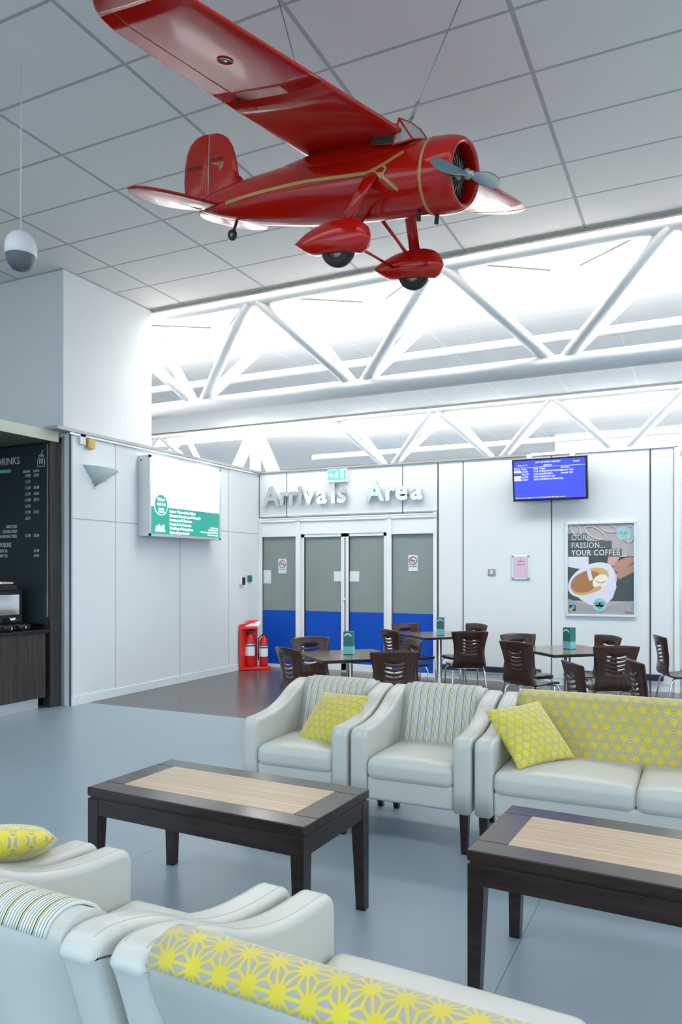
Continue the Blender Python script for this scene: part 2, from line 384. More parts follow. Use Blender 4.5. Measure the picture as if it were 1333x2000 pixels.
# cable tray along the wall tops
b = B(); b.box(XL-.16, XL+.05, 6.0, YB, ZW-.005, ZW+.03, 'trim'); b.box(XL-.01, XL+.03, 6.2, YB, ZW-.03, ZW-.005, 'alu')
b.box(XL, -2.05, YB-.03, YB+.10, ZW-.005, ZW+.02, 'trim'); b.box(-2.05, -.26, YB-.02, YB+.12, ZW-.01, ZW+.03, 'wall')
struct(b, 'trim_6')
# back wall : panels left of, over, and right of the door set
b = B()
b.box(XL, -3.36, YB, YB+.12, 2.36, ZW, 'wall')
b.box(-3.36, -.30, YB, YB+.12, 0, ZW, 'wall'); b.box(-.30, -.24, YB-.02, YB+.14, 0, ZW, 'white')
for x, wd in ((-6.31, .012), (-5.813, .012), (-3.89, .012)): b.box(x-wd/2, x+wd/2, YB-.003, YB+.01, 2.33, ZW-.02, 'joint')
b.box(XL, -3.37, YB-.003, YB+.01, 2.33, 2.345, 'joint')
for x, wd in ((-3.355, .022), (-2.99, .014), (-1.786, .016), (-.575, .022), (-.30, .014)): b.box(x-wd/2, x+wd/2, YB-.003, YB+.01, 0, ZW-.02, 'joint')
b.box(-3.34, -.3, YB-.003, YB+.01, .085, .092, 'jointw')
struct(b, 'wall_back')
b = B(); b.box(-3.34, -1.92, YB-.045, YB, .125, .20, 'navy', .01); b.box(-1.6, -.42, YB-.045, YB, .135, .215, 'navy', .01)
tag(b.out('bumper_rail'), 'navy blue bumper rail low on the white back wall', 'rail')
# door set : frame, sidelights, doors
b = B()
FW = 'white'
b.box(XL+.005, XL+.06, YB-.02, YB+.1, 0, 2.34, FW); b.box(-3.42, -3.37, YB-.02, YB+.1, 0, 2.34, FW)
b.box(XL+.06, -3.42, YB-.01, YB+.1, 2.07, 2.33, FW); b.box(XL+.02, -3.38, YB-.03, YB, 2.27, 2.30, FW); b.box(XL+.02, -3.38, YB-.025, YB, 2.31, 2.33, FW)
b.box(-5.64, -5.56, YB-.03, YB+.1, 0, 2.28, FW); b.box(-4.13, -4.06, YB-.03, YB+.1, 0, 2.28, FW)
b.box(XL+.06, -5.64, YB-.015, YB+.1, 0, .05, FW); b.box(-4.06, -3.42, YB-.015, YB+.1, 0, .05, FW)
b.box(XL+.06, -5.64, YB-.015, YB+.1, 2.04, 2.07, 'white'); b.box(-4.06, -3.42, YB-.015, YB+.1, 2.04, 2.07, 'white')
struct(b, 'trim_7')
def pane(x0, x1, z0, z1, name, frame):
    root = None
    b = B()
    if frame:
        t = .055
        b.box(x0-t, x0, YB+.0, YB+.05, .02, 2.07, FW); b.box(x1, x1+t, YB+.0, YB+.05, .02, 2.07, FW)
        b.box(x0-t, x1+t, YB+.0, YB+.05, z1, 2.07, FW); b.box(x0-t, x1+t, YB+.0, YB+.05, .02, z0, FW)
        b.box(x0-.004, x0, YB-.002, YB+.05, z0, z1, 'joint'); b.box(x0, x1, YB-.002, YB+.05, z1, z1+.005, 'joint')
    else:
        b.box(x0, x1, YB+.045, YB+.07, z0, z0+.01, FW); b.box(x0, x0+.006, YB+.01, YB+.05, z0, z1, 'joint'); b.box(x0, x1, YB+.01, YB+.05, z1-.006, z1, 'joint')
    root = struct(b, name)
    g = B(); g.box(x0, x1, YB+.025, YB+.035, .893, z1, 'frost'); g.out('frosted_glass', root)
    g = B(); g.box(x0, x1, YB+.022, YB+.035, z0, .893, 'blue'); g.out('blue_film', root)
    return root
pane(-6.26, -5.64, .05, 2.04, 'window_1', False)
pane(-4.06, -3.42, .05, 2.04, 'window_2', False)
d1 = pane(-5.50, -4.875, .12, 2.02, 'door_1', True); d2 = pane(-4.745, -4.185, .12, 2.02, 'door_2', True)
k = B(); k.lathe([(.0, -.03), (.016, -.03), (.018, 0), (.018, .02)], 'chrome', 12, (-4.81, YB-.01, 1.08), 'y'); k.out('door_lock', d2)
k = B(); k.box(-4.815, -4.803, YB-.004, YB+.002, .13, 2.0, 'joint'); k.out('meeting_seal', d2)
# far walls behind everything
b = B(); b.box(-18, 9, 25.9, 26, 0, ZC+.1, 'wallp'); struct(b, 'wall_far')
b = B(); b.box(-3.2, 9, 18.7, 20, 3.2, ZC, 'wallp'); struct(b, 'wall_far_bulkhead')
b = B(); b.box(-14.1, -14, -7, 6.5, 0, ZC, 'wallp'); b.box(-18.1, -18, 6.5, 26, 0, ZC, 'wallp'); b.box(-18, -14, 6.5, 6.6, 0, ZC, 'wallp'); struct(b, 'wall_far_left')  # unseen walls, near one added to stop sky reflecting in the wing
b = B(); b.box(-.6, 6, 12.6, 12.7, 0, ZW, 'wall'); struct(b, 'wall_beyond')

# ================================================================== ROOF TRUSSES
def truss(xa, xb, yf, yr, yb, name, label, z_top=4.8, zr=4.93, zb=3.72, phase=-6.10, sp=2.355, rt=.068, rb=.105, trough=True):
    r = thing(name, label, 'roof truss', (0, yb, zb), 0)
    off = Vector((0, -yb, -zb)); P = lambda x, y, z: Vector((x, y, z))+off
    b = B(); b.tube([P(xa, yf, z_top), P(xb, yf, z_top)], .075, 'steel', 16); b.out('front_top_chord', r)
    b = B(); b.tube([P(xa, yr, zr), P(xb, yr, zr)], .07, 'steel', 16); b.out('rear_top_chord', r)
    b = B(); b.tube([P(xa, yb, zb), P(xb, yb, zb)], rb, 'steel', 20); b.out('bottom_chord', r)
    n0 = math.ceil((xa-phase+.2)/sp); x = phase+n0*sp
    while x < xb+sp/2:
        for sg in (-1, 1):
            for yy, zz in ((yf, z_top), (yr, zr)):
                xt = x+sg*(sp/2-.07)
                if xt < xa-.1 or xt > xb+.1: continue
                b = B(); b.tube([P(x+sg*.07, yb, zb+.05), P(xt, yy, zz-.02)], rt, 'steel', 14); b.out('diagonal', r)
        for sg in (-1, 1):     # thin braces between the two top chords
            a_, e_ = x+sg*(sp/2-.1), x+sg*.15
            if a_ < xa or a_ > xb: continue
            b = B(); b.tube([P(a_, yf+.05, z_top+.05), P(e_, yr-.05, zr+.02)], .014, 'joint', 6); b.out('brace', r)
        x += sp
    return r
truss(-9, 3.4, 7.80, 8.86, 8.3, 'roof_truss', 'large white tubular roof truss nearest the lounge, running above the arrivals wall')
truss(-8.35, 3.4, 14.68, 15.75, 15.15, 'roof_truss', 'second white tubular roof truss farther back, half hidden behind the wall with the flight screen')
truss(-16, -10.3, 14.68, 15.75, 15.15, 'roof_truss', 'short far white roof truss seen over the left wall behind the lightbox', phase=-15.52)
def trough(y, z, xa, xb, label):
    r = thing('light_trough', label, 'light', (0, y, z))
    b = B(); b.prism([(-.045, .0), (-.03, -.035), (0, -.045), (.03, -.035), (.045, .0), (.045, .015), (-.045, .015)], 'x', xa, xb, 'white', smooth=True); b.out('housing', r)
    b = B(); b.tube([(xa+.02, 0, .045), (xb-.02, 0, .045)], .02, 'lamp', 10); b.out('lamp_strip', r)
trough(8.95, 4.20, -9, 3.4, 'long white uplight trough running just behind the nearest roof truss')
trough(15.85, 4.20, -8.35, 3.4, 'long white uplight trough behind the second roof truss')
r = thing('tripod_column', 'bright white column with splayed legs behind the corner of the left wall', 'column', (-9.35, 14.9, 0))
for nm, p in (('post', (0, 0, 0)), ('strut', (-.95, -.1, 3.0)), ('strut', (.95, -.1, 3.0)), ('strut', (.3, .9, 3.0))):
    b = B(); t0 = Vector((0, 0, 4.85)); e = Vector(p)
    if nm == 'strut': e = t0+(e-t0)*2.6
    b.tube([e, t0], .13, 'steel', 16); b.out(nm, r)
b = B(); b.lathe([(.10, 4.6), (.26, 4.72), (.30, ZC-.002)], 'lamp', 20); b.out('skylight_glow', r)  # added glow standing in for the skylight around this column

# ================================================================== KIOSK
KX = -6.46
b = B(); b.box(-9.2, -9.1, -1, 6.2, 0, 2.93, 'kiosk'); b.box(-9.2, XL-.15, 6.16, 6.26, 0, 3.0, 'kiosk'); struct(b, 'wall_kiosk')
r = thing('kiosk_canopy', 'cream canopy over the cafe counter at the left edge', 'canopy', (-6.42, 6.16, 2.93))
b = B(); b.box(-.03, 0, -5.2, 0, 0, .115, 'canopy'); b.out('fascia', r)
b = B(); b.box(-2.6, -.03, -5.2, -.0, .0, .02, 'canopyu'); b.box(-2.6, -.03, -5.2, 0, .02, .10, 'canopy'); b.out('soffit', r)
b = B(); b.lathe([(.05, .0), (.05, -.012), (.04, -.014)], 'lampsoft', 16, (-.35, -.95, 0)); b.out('downlight', r)
b = B(); b.box(-6.56, -6.46, 6.075, 6.235, 0, 2.93, 'kiosk', .003); tag(b.out('kiosk_column'), 'dark woodgrain column at the end of the cafe counter', 'column')
r = thing('menu_board', 'slate menu board headed DRINKS on the cafe end wall', 'menu board', (-6.49, 6.07, 1.02))
b = B(); b.box(-2.3, 0, -.0, .02, -.1, 1.88, 'menu'); b.box(-.006, .0, -.006, 0, -.02, 1.88, 'alu'); b.out('board', r)
fm = lambda x, z: frame_m((x, -.003, z), (1, 0, 0), (0, 0, 1))
ts = [text('HOT DRINKS', .115, 'chalk', 'heading', None, fm(-.445, 1.69), sx=.93, align='RIGHT')]
ts[0].data.transform(Matrix.Translation((.02, 0, 0)))
rows = [('REGULAR', 'LARGE', 1.60)]
L_ = [('2.05', '2.45'), ('1.75', ''), ('2.30', '2.60'), ('2.35', '2.65'), ('2.30', '2.75'), ('2.50', ''), ('2.20', '2.55'), ('0.75', ''),]
z = 1.535; zs = []
for i, (a, c) in enumerate(L_):
    ts.append(text('\u00a3'+a, .045, 'chalk', 'price', None, fm(-.30, z), sx=.8, align='CENTER'))
    if c: ts.append(text('\u00a3'+c, .045, 'chalk', 'price', None, fm(-.17, z), sx=.8, align='CENTER'))
    z -= .068
ts.append(text('REGULAR', .036, 'chalk', 'price', None, fm(-.32, 1.585), sx=.7, align='CENTER')); ts.append(text('LARGE', .036, 'chalk', 'price', None, fm(-.17, 1.585), sx=.8, align='CENTER'))
for s_, zz in (('BABYCCINO', .97), ('FLAVOUR SYRUP', .915), ('ICED AND MOCHA COFFEE', .86)): ts.append(text(s_, .05, 'chalk', 'line', None, fm(-.47, zz), sx=.6, align='RIGHT'))
ts.append(text('\u00a32.30', .045, 'chalk', 'price', None, fm(-.30, .865), sx=.8, align='CENTER')); ts.append(text('\u00a32.60', .045, 'chalk', 'price', None, fm(-.17, .865), sx=.8, align='CENTER'))
ts.append(text('INFUSIONS', .075, 'chalk', 'line', None, fm(-.56, .755), sx=.6, align='RIGHT'))
for s_, zz, p_ in (('GREEN TEA', .695, '\u00a31.90'), ('MINT TEA', .64, '\u00a31.95')):
    ts.append(text(s_, .05, 'chalk', 'line', None, fm(-.62, zz), sx=.6, align='RIGHT')); ts.append(text(p_, .045, 'chalk', 'price', None, fm(-.17, zz), sx=.8, align='CENTER'))
merge_meshes(ts, 'lettering', r)
b = B(); b.box(-1.2, -.57, -.005, 0, 1.60, 1.635, 'mint'); b.out('underline_bar', r)
b = B(); o3 = Vector((-.095, -.004, 1.72))
ol = [(-.05, -.08), (.05, -.08), (.055, -.02), (.03, .03), (-.03, .03), (-.055, -.02)]
b.tube([o3+Vector((p[0], 0, p[1])) for p in ol], .003, 'chalk', 6, closed=True); b.tube([o3+Vector((p, 0, .045)) for p in (-.04, .04)], .005, 'chalk', 6)
b.tube([o3+Vector((0, 0, .045)), o3+Vector((.01, 0, .075)), o3+Vector((.03, 0, .1))], .003, 'chalk', 6)
for q in (-.025, 0, .025): b.tube([o3+Vector((q, 0, -.05)), o3+Vector((q*.8, 0, .01))], .003, 'chalk', 6)
b.out('coffee_pot_drawing', r)
r = thing('cafe_counter', 'dark woodgrain cafe counter with black stone top', 'counter', (-6.42, 6.0, 0))
b = B(); b.box(-.9, -.03, -5.5, .0, .13, .83, 'kiosk'); b.out('body', r)
b = B(); b.box(-.93, 0.0, -5.5, .03, .83, .87, 'stone', .008); b.out('worktop', r)
b = B(); b.box(-.86, -.12, -5.5, -.02, 0, .13, 'alu'); b.out('plinth', r)
r = thing('coffee_machine', 'chrome and black coffee machine on the cafe counter', 'coffee machine', (-6.78, 5.72, .871))
b = B(); b.box(-.28, .18, -.35, .22, .0, .06, 'black', .01); b.out('drip_tray', r)
b = B(); b.box(-.28, .06, -.35, .22, .06, .45, 'black', .015); b.out('body', r)
b = B(); b.box(.06, .085, -.36, .15, .16, .38, 'chrome', .004); b.out('front_panel', r)
b = B(); b.box(-.26, .10, -.33, .12, .42, .49, 'black', .012); b.box(-.1, .11, -.25, .05, .49, .52, 'chrome', .006); b.out('top_tray', r)
for y in (-.22, .02):
    b = B(); b.lathe([(.0, 0), (.03, 0), (.036, .02), (.036, .05)], 'chrome', 16, (.13, y, .085)); b.tube([(.16, y, .11), (.26, y, .10)], .010, 'black', 8); b.out('filter_holder', r)
for i, (x, y, lab) in enumerate(((-6.50, 5.72, 'right-hand'), (-6.50, 5.54, 'left-hand'))):
    b = B(); b.lathe([(.03, 0), (.045, .01), (.05, .06), (.043, .07), (.04, .06)], 'black', 18, cap=False)
    b.tube([(.045, 0, .05), (.072, 0, .045), (.07, 0, .02), (.042, 0, .018)], .005, 'chrome', 8)
    tag(b.out('milk_jug', loc=(x, y, .871)), lab+' small dark jug on the edge of the black cafe counter', 'jug')

# ================================================================== LEFT WALL FITTINGS
# lightbox
r = thing('lightbox_sign', 'illuminated white and green advertising lightbox on the left wall', 'sign', (XL, 8.11, 1.94))
y0, y1, h, dp = -.77, .75, 1.0, .17
b = B(); b.box(0, dp, y0, y1, 0, h, 'alu', .004); b.box(dp, dp+.018, y0, y1, 0, .03, 'alu'); b.box(dp, dp+.018, y0, y1, h-.03, h, 'alu'); b.box(dp, dp+.018, y0, y0+.03, 0, h, 'alu'); b.box(dp, dp+.018, y1-.03, y1, 0, h, 'alu'); b.out('case', r)
b = B(); b.lathe([(.012, -.004), (.012, .0)], 'black', 12, (.05, y0-.001, h-.06), 'y'); b.out('lock', r)
b = B(); b.box(dp, dp+.004, y0+.03, y1-.03, .385, h-.03, 'lbw'); b.box(dp, dp+.004, y0+.03, y1-.03, .03, .375, 'lbg'); b.box(dp, dp+.005, y0+.03, y1-.03, .375, .385, 'lbt')
b.out('lit_face', r)
# lettering on this wall: x right = +y, up = z, out = +x
lm = lambda y, z, o=.006: frame_m((dp+o, y, z), (0, 1, 0), (0, 0, 1))
b = B(); b.lathe([(.135, 0), (.135, .004)], 'lbt', 36, (dp+.003, y0+.23, .40), 'x'); b.lathe([(.126, 0), (.126, .002)], 'lbg', 36, (dp+.007, y0+.23, .40), 'x'); b.out('badge', r)
ts = []
for i, s_ in enumerate(('Indoor Tours of the Palace', 'Museum & Landscaped Grounds', 'Restaurant & Tearoom', 'Events & Conferences', 'Weddings & Receptions', 'Open all year round')):
    ts.append(text(s_, .05, 'lbt', 't', None, lm(y0+.40, .315-i*.054), offset=.001))
for s_, zz, sz in (('Visitor', .45, .055), ('\u2605\u2605\u2605\u2605', .39, .045), ('Quality', .335, .036), ('Assured', .30, .036)): ts.append(text(s_, sz, 'lbt', 't', None, lm(y0+.23, zz, .01), align='CENTER', offset=.001))
for i, s_ in enumerate(('www.visit.co.uk', 'Tel 028 0000 0000', 'Find us on Facebook and Twitter', 'Plan your visit today')): ts.append(text(s_, .03, 'lbt', 't', None, lm(y1-.05, .155-i*.034), align='RIGHT'))
ts.append(text('Stables', .20, 'lbf', 't', None, lm(y0+.17, .70, .0055)))
ts.append(text('Book your visit now', .04, 'lbp', 't', None, lm(y0+.30, .60, .0055))); ts.append(text('www.thestables.co.uk', .045, 'lbp', 't', None, lm(y0+.30, .54, .0055)))
merge_meshes(ts, 'lettering', r)
b = B()
for q in range(4): b.box(dp+.004, dp+.007, y0+.13+q*.045, y0+.16+q*.045, .09, .13+.02*(q % 2), 'lbt')
b.box(dp+.004, dp+.007, y0+.12, y0+.31, .06, .085, 'lbt'); b.out('crest', r)
b = B()
for j in range(5):
    a = [( .45+.05*j+.03*math.cos(t), .62+.1*math.sin(t)-.02*j) for t in [i*PI/8 for i in range(16)]]
    b.tube([(dp+.005, p[0], p[1]) for p in a], .003, 'lbp', 5, closed=True)
b.box(dp+.004, dp+.006, y1-.075, y1-.03, .74, .90, 'lbp'); b.out('faint_flower_picture', r)
# wall sconce : triangular uplight shade
r = thing('wall_sconce', 'pale triangular glass uplighter on the left wall', 'wall lamp', (XL, 6.69, 2.48))
b = B(); n = 14
top = []
for i in range(n+1):
    t = i/n; y = -.29+.58*t; top.append((.015+.15*math.sin(PI*t)**.8, y, .225-.02*t))
apex = (.012, -.09, -.0)
uvr = [top, [tuple(a*.5+c*.5 for a, c in zip(p, apex)) for p in top], [(apex[0]+.004*math.sin(PI*i/n), apex[1]+.01*(i/n-.5), apex[2]) for i in range(n+1)]]
b.sheet(uvr, 'sconce', list(range(n+1)), [0, 1, 2]); b.out('shade', r, solid=.006)
b = B(); b.box(.0, .02, -.12, .12, .08, .18, 'white'); b.out('back_plate', r)
b = B(); b.lathe([(.0, -.03), (.012, -.02), (.012, 0)], 'chrome', 10, (.014, -.09, .0)); b.out('finial', r)
b = B(); b.tube([(.03, -.05, .12), (.03, .05, .12)], .02, 'lampsoft', 10); b.out('bulb', r)
r = thing('door_sounder', 'small amber sounder box high on the left wall near the kiosk', 'sounder', (XL, 6.51, 2.90))
b = B(); b.box(0, .05, -.055, .055, 0, .11, 'yel', .008); b.out('amber_cover', r)
b = B(); b.box(0, .03, -.16, -.07, .03, .15, 'white', .006); b.tube([(.02, -.12, .15), (.02, -.11, .165), (.01, -.16, .17)], .004, 'darkm', 6); b.out('junction_box', r)
b = B(); b.box(0, .03, -.045, .045, -.06, .06, 'white', .004); b.box(.03, .055, -.01, .045, -.058, .058, 'black', .004); tag(b.out('card_reader', loc=(XL, 9.66, 1.352)), 'black and white card reader on the left wall', 'card reader')
b = B(); b.box(0, .03, -.05, .05, -.05, .05, 'green', .006); b.box(.03, .034, -.03, .03, -.03, .03, 'teal'); tag(b.out('break_glass_unit', loc=(XL, 9.89, 1.39)), 'green emergency door release box beside the card reader', 'emergency release')
# ================================================================== BACK WALL FITTINGS
wm = lambda x, z, o=.0: frame_m((x, YB-o, z), (1, 0, 0), (0, 0, 1))
def letter_word(word, x, cap=.27):
    r_ = text(word, cap/.69, 'brushed', 'letters', None, wm(x, 2.535, .055), ext=.018, offset=.0075, space=1.02)
    return r_
xx = -6.19
for wd, xs in (('Arrivals', -6.19), ('Area', -4.43)):
    r = thing('sign_lettering', 'mirror-finish raised letters reading %s on the white panel over the doors' % wd, 'sign', (xs, YB, 2.535))
    # each letter its own mesh
    cx = 0
    wid = dict(A=.295, r=.165, i=.115, v=.235, a=.245, l=.115, s=.225, e=.245)
    for ch in wd:
        o = text(ch, .40, 'brushed', 'letter_'+ch.lower(), r, frame_m((cx, -.055, 0), (1, 0, 0), (0, 0, 1)), ext=.022, offset=.013)
        cx += wid[ch]*(.96 if wd == 'Arrivals' else .98)
r = thing('exit_sign', 'small lit green exit sign above the Arrivals lettering', 'exit sign', (-4.91, YB, 2.83))
b = B(); b.box(-.16, .16, -.07, 0, 0, .2, 'white', .008); b.out('case', r)
b = B(); b.box(-.145, .145, -.074, -.07, .04, .185, 'exitg'); b.out('lit_face', r)
b = B(); b.lathe([(.014, -.002), (.014, 0)], 'lbt', 12, (.0, -.075, .155), 'y')
b.tube([(0, -.076, .14), (-.01, -.076, .10), (.02, -.076, .07)], .009, 'lbt', 6); b.tube([(-.01, -.076, .10), (-.04, -.076, .07)], .008, 'lbt', 6); b.tube([(-.035, -.076, .12), (.03, -.076, .125)], .006, 'lbt', 6)
b.box(.06, .11, -.077, -.074, .06, .17, 'lbt'); b.box(-.12, -.07, -.077, -.074, .09, .13, 'lbt'); b.out('running_figure', r)
# flight information screen
r = thing('arrivals_screen', 'blue flight arrivals screen hung tilted above the back wall', 'screen', (-1.775, 9.98, 2.70))
T = Matrix.Rotation(math.radians(9), 4, 'X'); hw, hh = .475, .275
b = B(); b.box(-hw, hw, -.03, .05, -hh, hh, 'black', .006); o = b.out('housing', r); o.data.transform(T)
b = B(); b.box(-hw+.024, hw-.024, -.033, -.03, -hh+.028, hh-.022, 'screen'); o = b.out('display', r); o.data.transform(T)
sm = lambda x, z: T @ frame_m((x, -.0345, z), (1, 0, 0), (0, 0, 1))
ts = []
for s_, x, z, sz in (('14 March 15', -.41, .185, .026), ('CITY OF DERRY AIRPORT', -.17, .215, .028), ('ARRIVALS', -.07, .175, .026), ('14:08:12', .30, .205, .026),
    ('Airline', -.45, .135, .03), ('Flight', -.35, .135, .03), ('Time  Origin', -.2, .135, .03), ('Remarks', .15, .135, .03),
    ('LM393', -.35, .1, .03), ('13:35 LONDON (STANSTED)', -.2, .1, .03), ('Landed 1340', .15, .1, .03),
    ('FR2197', -.35, .065, .03), ('13:50 EDINBURGH', -.2, .065, .03), ('Landed 1351', .15, .065, .03), ('LM395', -.35, .03, .03), ('16:05 GLASGOW INT', -.2, .03, .03),
    ('LM397', -.35, -.005, .03), ('20:05 LONDON (STANSTED)', -.2, -.005, .03), ('Please keep your baggage with you at all times while in the airport terminal', -.44, -.235, .021)):
    ts.append(text(s_, sz, 'screent', 't', None, sm(x, z), ext=.0004))
merge_meshes(ts, 'screen_text', r)
b = B()
for z in (.1, .03, -.005): b.box(-.45, -.36, -.0355, -.033, z, z+.026, 'screent')
b.box(-.455, .455, -.0355, -.033, .163, .166, 'screent'); o = b.out('airline_logos', r); o.data.transform(T)
for x in (-.28, .27):
    b = B(); b.box(x-.03, x+.03, .06, .19, .20, .34, 'white'); b.box(x-.05, x+.05, .04, .08, -.15, .29, 'trim'); b.out('wall_bracket', r)
# framed coffee poster
r = thing('coffee_poster', 'framed poster reading OUR PASSION... YOUR COFFEE with a cup of latte', 'poster', (-1.17, YB, .915))
W2, H2 = .435, 1.225
b = B()
b.box(-W2, W2, -.025, 0, 0, .03, 'alu', .004); b.box(-W2, W2, -.025, 0, H2-.03, H2, 'alu', .004); b.box(-W2, -W2+.03, -.025, 0, .03, H2-.03, 'alu'); b.box(W2-.03, W2, -.025, 0, .03, H2-.03, 'alu'); b.out('frame', r)
pw, ph = W2-.03, H2-.06
PX = lambda u: -pw+u*2*pw
PZ = lambda v: .03+(1-v)*ph
b = B(); LY = [-.004]
def quad(pts, m, lift):
    b.prism([(PX(u), PZ(v)) for u, v in pts], 'y', -.004-lift, -.004, m)
def clipell(cu, cv, ru, rv, m, lift, rot=0, n=40):
    pts = []
    for i in range(n):
        a = 2*PI*i/n; x = ru*math.cos(a); y = rv*math.sin(a); X = cu+(x*math.cos(rot)-y*math.sin(rot)); Y = cv+(x*math.sin(rot)+y*math.cos(rot))
        pts.append((min(1, max(0, X)), min(1, max(0, Y))))
    quad(pts, m, lift)
quad([(0, 0), (1, 0), (1, 1), (0, 1)], 'pgrey', .001)
for cu, cv, ru, rv, ro in ((.12, .06, .09, .05, .5), (.42, .10, .16, .055, .35), (.62, .05, .13, .04, .2), (.85, .27, .07, .12, .1), (.93, .12, .08, .09, .5)):
    pts = [(min(.99, max(.01, cu+ru*math.cos(a)*math.cos(ro)-rv*math.sin(a)*math.sin(ro))), min(.36, max(.01, cv+ru*math.cos(a)*math.sin(ro)+rv*math.sin(a)*math.cos(ro)))) for a in [i*PI/14 for i in range(28)]]
    for wd in (.012,): b.tube([(PX(u), -.0055, PZ(v)) for u, v in pts], .009, 'pline', 4, closed=True)
quad([(0, .36), (1, .36), (1, .85), (0, .85)], 'pdark', .0015)
quad([(0, .83), (.3, .9), (.6, .91), (.8, .87), (1, .84), (1, 1), (0, 1)], 'ptable', .0018)
quad([(.62, .36), (.80, .36), (.70, .46), (.55, .47)], 'skin2', .002); quad([(.72, .42), (.9, .37), (1, .37), (1, .42), (.78, .54), (.68, .5)], 'skin', .0022); quad([(.72, .55), (1, .44), (1, .53), (.78, .61)], 'skin', .0021); quad([(.5, .36), (.62, .36), (.6, .45), (.5, .44)], 'pdark', .0022)
clipell(.46, .62, .29, .17, 'cup2', .0026, -.1); clipell(.44, .71, .28, .20, 'cup2', .0025); quad([(.02, .68), (.18, .83), (.36, .9), (.55, .9), (.68, .82), (.74, .7), (.72, .56)], 'cup', .0027)
clipell(.355, .62, .365, .175, 'cup', .003, -.28); clipell(.335, .635, .30, .135, 'crema', .0033, -.28); clipell(.28, .64, .24, .115, 'coffee', .0036, -.2); clipell(.50, .635, .12, .075, 'foam', .0039, -.3); clipell(.44, .72, .08, .025, 'crema', .0041, -.3)
for q in range(4): b.tube([(PX(.42+.035*q), -.0085, PZ(.62+.012*q)), (PX(.50+.03*q), -.0085, PZ(.66-.012*q))], .003, 'crema', 4)
quad([(0, .36), (.32, .36), (.32, .46), (.28, .5), (.12, .49), (0, .47)], 'cup', .0045); quad([(.27, .45), (.33, .45), (.39, .62), (.33, .63)], 'cup', .0047)
quad([(0, .10), (.29, .10), (.29, .19), (0, .19)], 'pslate', .005); quad([(0, .185), (.67, .185), (.67, .28), (0, .28)], 'pslate', .005); quad([(0, .275), (.82, .275), (.82, .36), (0, .36)], 'pslate', .005)
clipell(.85, .11, .11, .075, 'badge', .005); clipell(.49, .895, .105, .075, 'badge', .0055); clipell(.455, .885, .045, .03, 'badge2', .006); clipell(.52, .885, .045, .03, 'badge2', .006); quad([(.42, .895), (.56, .895), (.49, .945)], 'badge2', .006)
quad([(.02, .90), (.12, .90), (.12, .965), (.02, .965)], 'black', .005); clipell(.085, .925, .028, .022, 'fblue', .0055); clipell(.05, .95, .025, .02, 'fgreen', .0055)
b.out('print', r)
pm = lambda u, v: frame_m((PX(u), -.0105, PZ(v)), (1, 0, 0), (0, 0, 1))
ts = [text('OUR', .105, 'paper', 't', None, pm(.055, .175), sx=.8, space=1.15), text('PASSION...', .105, 'paper', 't', None, pm(.055, .263), sx=.78, space=1.12), text('YOUR COFFEE', .105, 'chalk', 't', None, pm(.055, .345), sx=.80, space=1.12, offset=.001),
      text('Cafe', .05, 'badge2', 't', None, pm(.85, .115), align='CENTER'), text('Bar', .03, 'badge2', 't', None, pm(.85, .145), align='CENTER'), text('Barista', .03, 'pslate', 't', None, pm(.87, .975))]
merge_meshes(ts, 'lettering', r)
r = thing('notice_frame', 'small pink notice in a snap frame left of the coffee poster', 'notice', (-2.19, YB, 1.39))
b = B(); b.box(-.117, .117, -.015, 0, 0, .325, 'alu', .004)
for x in (-.105, .105):
    for z in (.012, .313): b.box(x-.016, x+.016, -.019, -.014, z-.014, z+.014, 'cable', .003)
b.out('snap_frame', r)
b = B(); b.box(-.098, .098, -.0165, -.015, .022, .303, 'pink')
b.out('pink_sheet', r)
merge_meshes([text(s_, sz, 'redink', 't', None, frame_m((0, -.0175, z), (1, 0, 0), (0, 0, 1)), align='CENTER') for s_, sz, z in (('i', .03, .27), ('NOTICE', .022, .24), ('Please ask staff', .016, .2))], 'lettering', r)
b = B(); b.box(-.05, .05, -.012, 0, -.046, .046, 'cable', .003); b.box(-.016, .016, -.018, -.012, -.026, .026, 'white', .002); tag(b.out('light_switch', loc=(-2.588, YB, 1.49)), 'brushed metal light switch on the back wall', 'switch')
for x, z, s2, lab in ((-5.90, 1.585, 1, 'no smoking notice stuck on the left side pane of frosted glass'), (-3.737, 1.625, .95, 'no smoking notice stuck on the right side pane of frosted glass')):
    r = thing('no_smoking_notice', lab, 'notice', (x, YB+.018, z), 0, 'no smoking notices')
    b = B(); b.box(-.075*s2, .075*s2, 0, .003, -.12, .11, 'paper'); b.out('sheet', r)
    b = B(); b.tube([(.055*math.cos(a), -.002, .03+.055*math.sin(a)) for a in [i*PI/14 for i in range(28)]], .006, 'redink', 6, closed=True); b.tube([(-.038, -.003, .068), (.038, -.003, -.008)], .005, 'redink', 6); b.box(-.035, .03, -.003, 0, .022, .035, 'joint'); b.out('prohibition_mark', r)
    text('No Smoking', .022, 'joint', 'lettering', r, frame_m((0, -.001, -.06), (1, 0, 0), (0, 0, 1)), align='CENTER')
for x, z, w_, h_, lab in ((-4.94, 1.425, .13, .15, 'blank pale sheet on the left door glass beside the meeting stiles'), (-4.665, 1.425, .155, .155, 'blank pale sheet on the right door glass beside the meeting stiles'), (-6.18, 1.415, .14, .21, 'blank pale sheet at the left edge of the left side pane')):
    b = B(); b.box(-w_/2, w_/2, 0, .003, -h_/2, h_/2, 'paper'); tag(b.out('paper_sheet', loc=(x, YB+.019, z)), lab, 'notice')
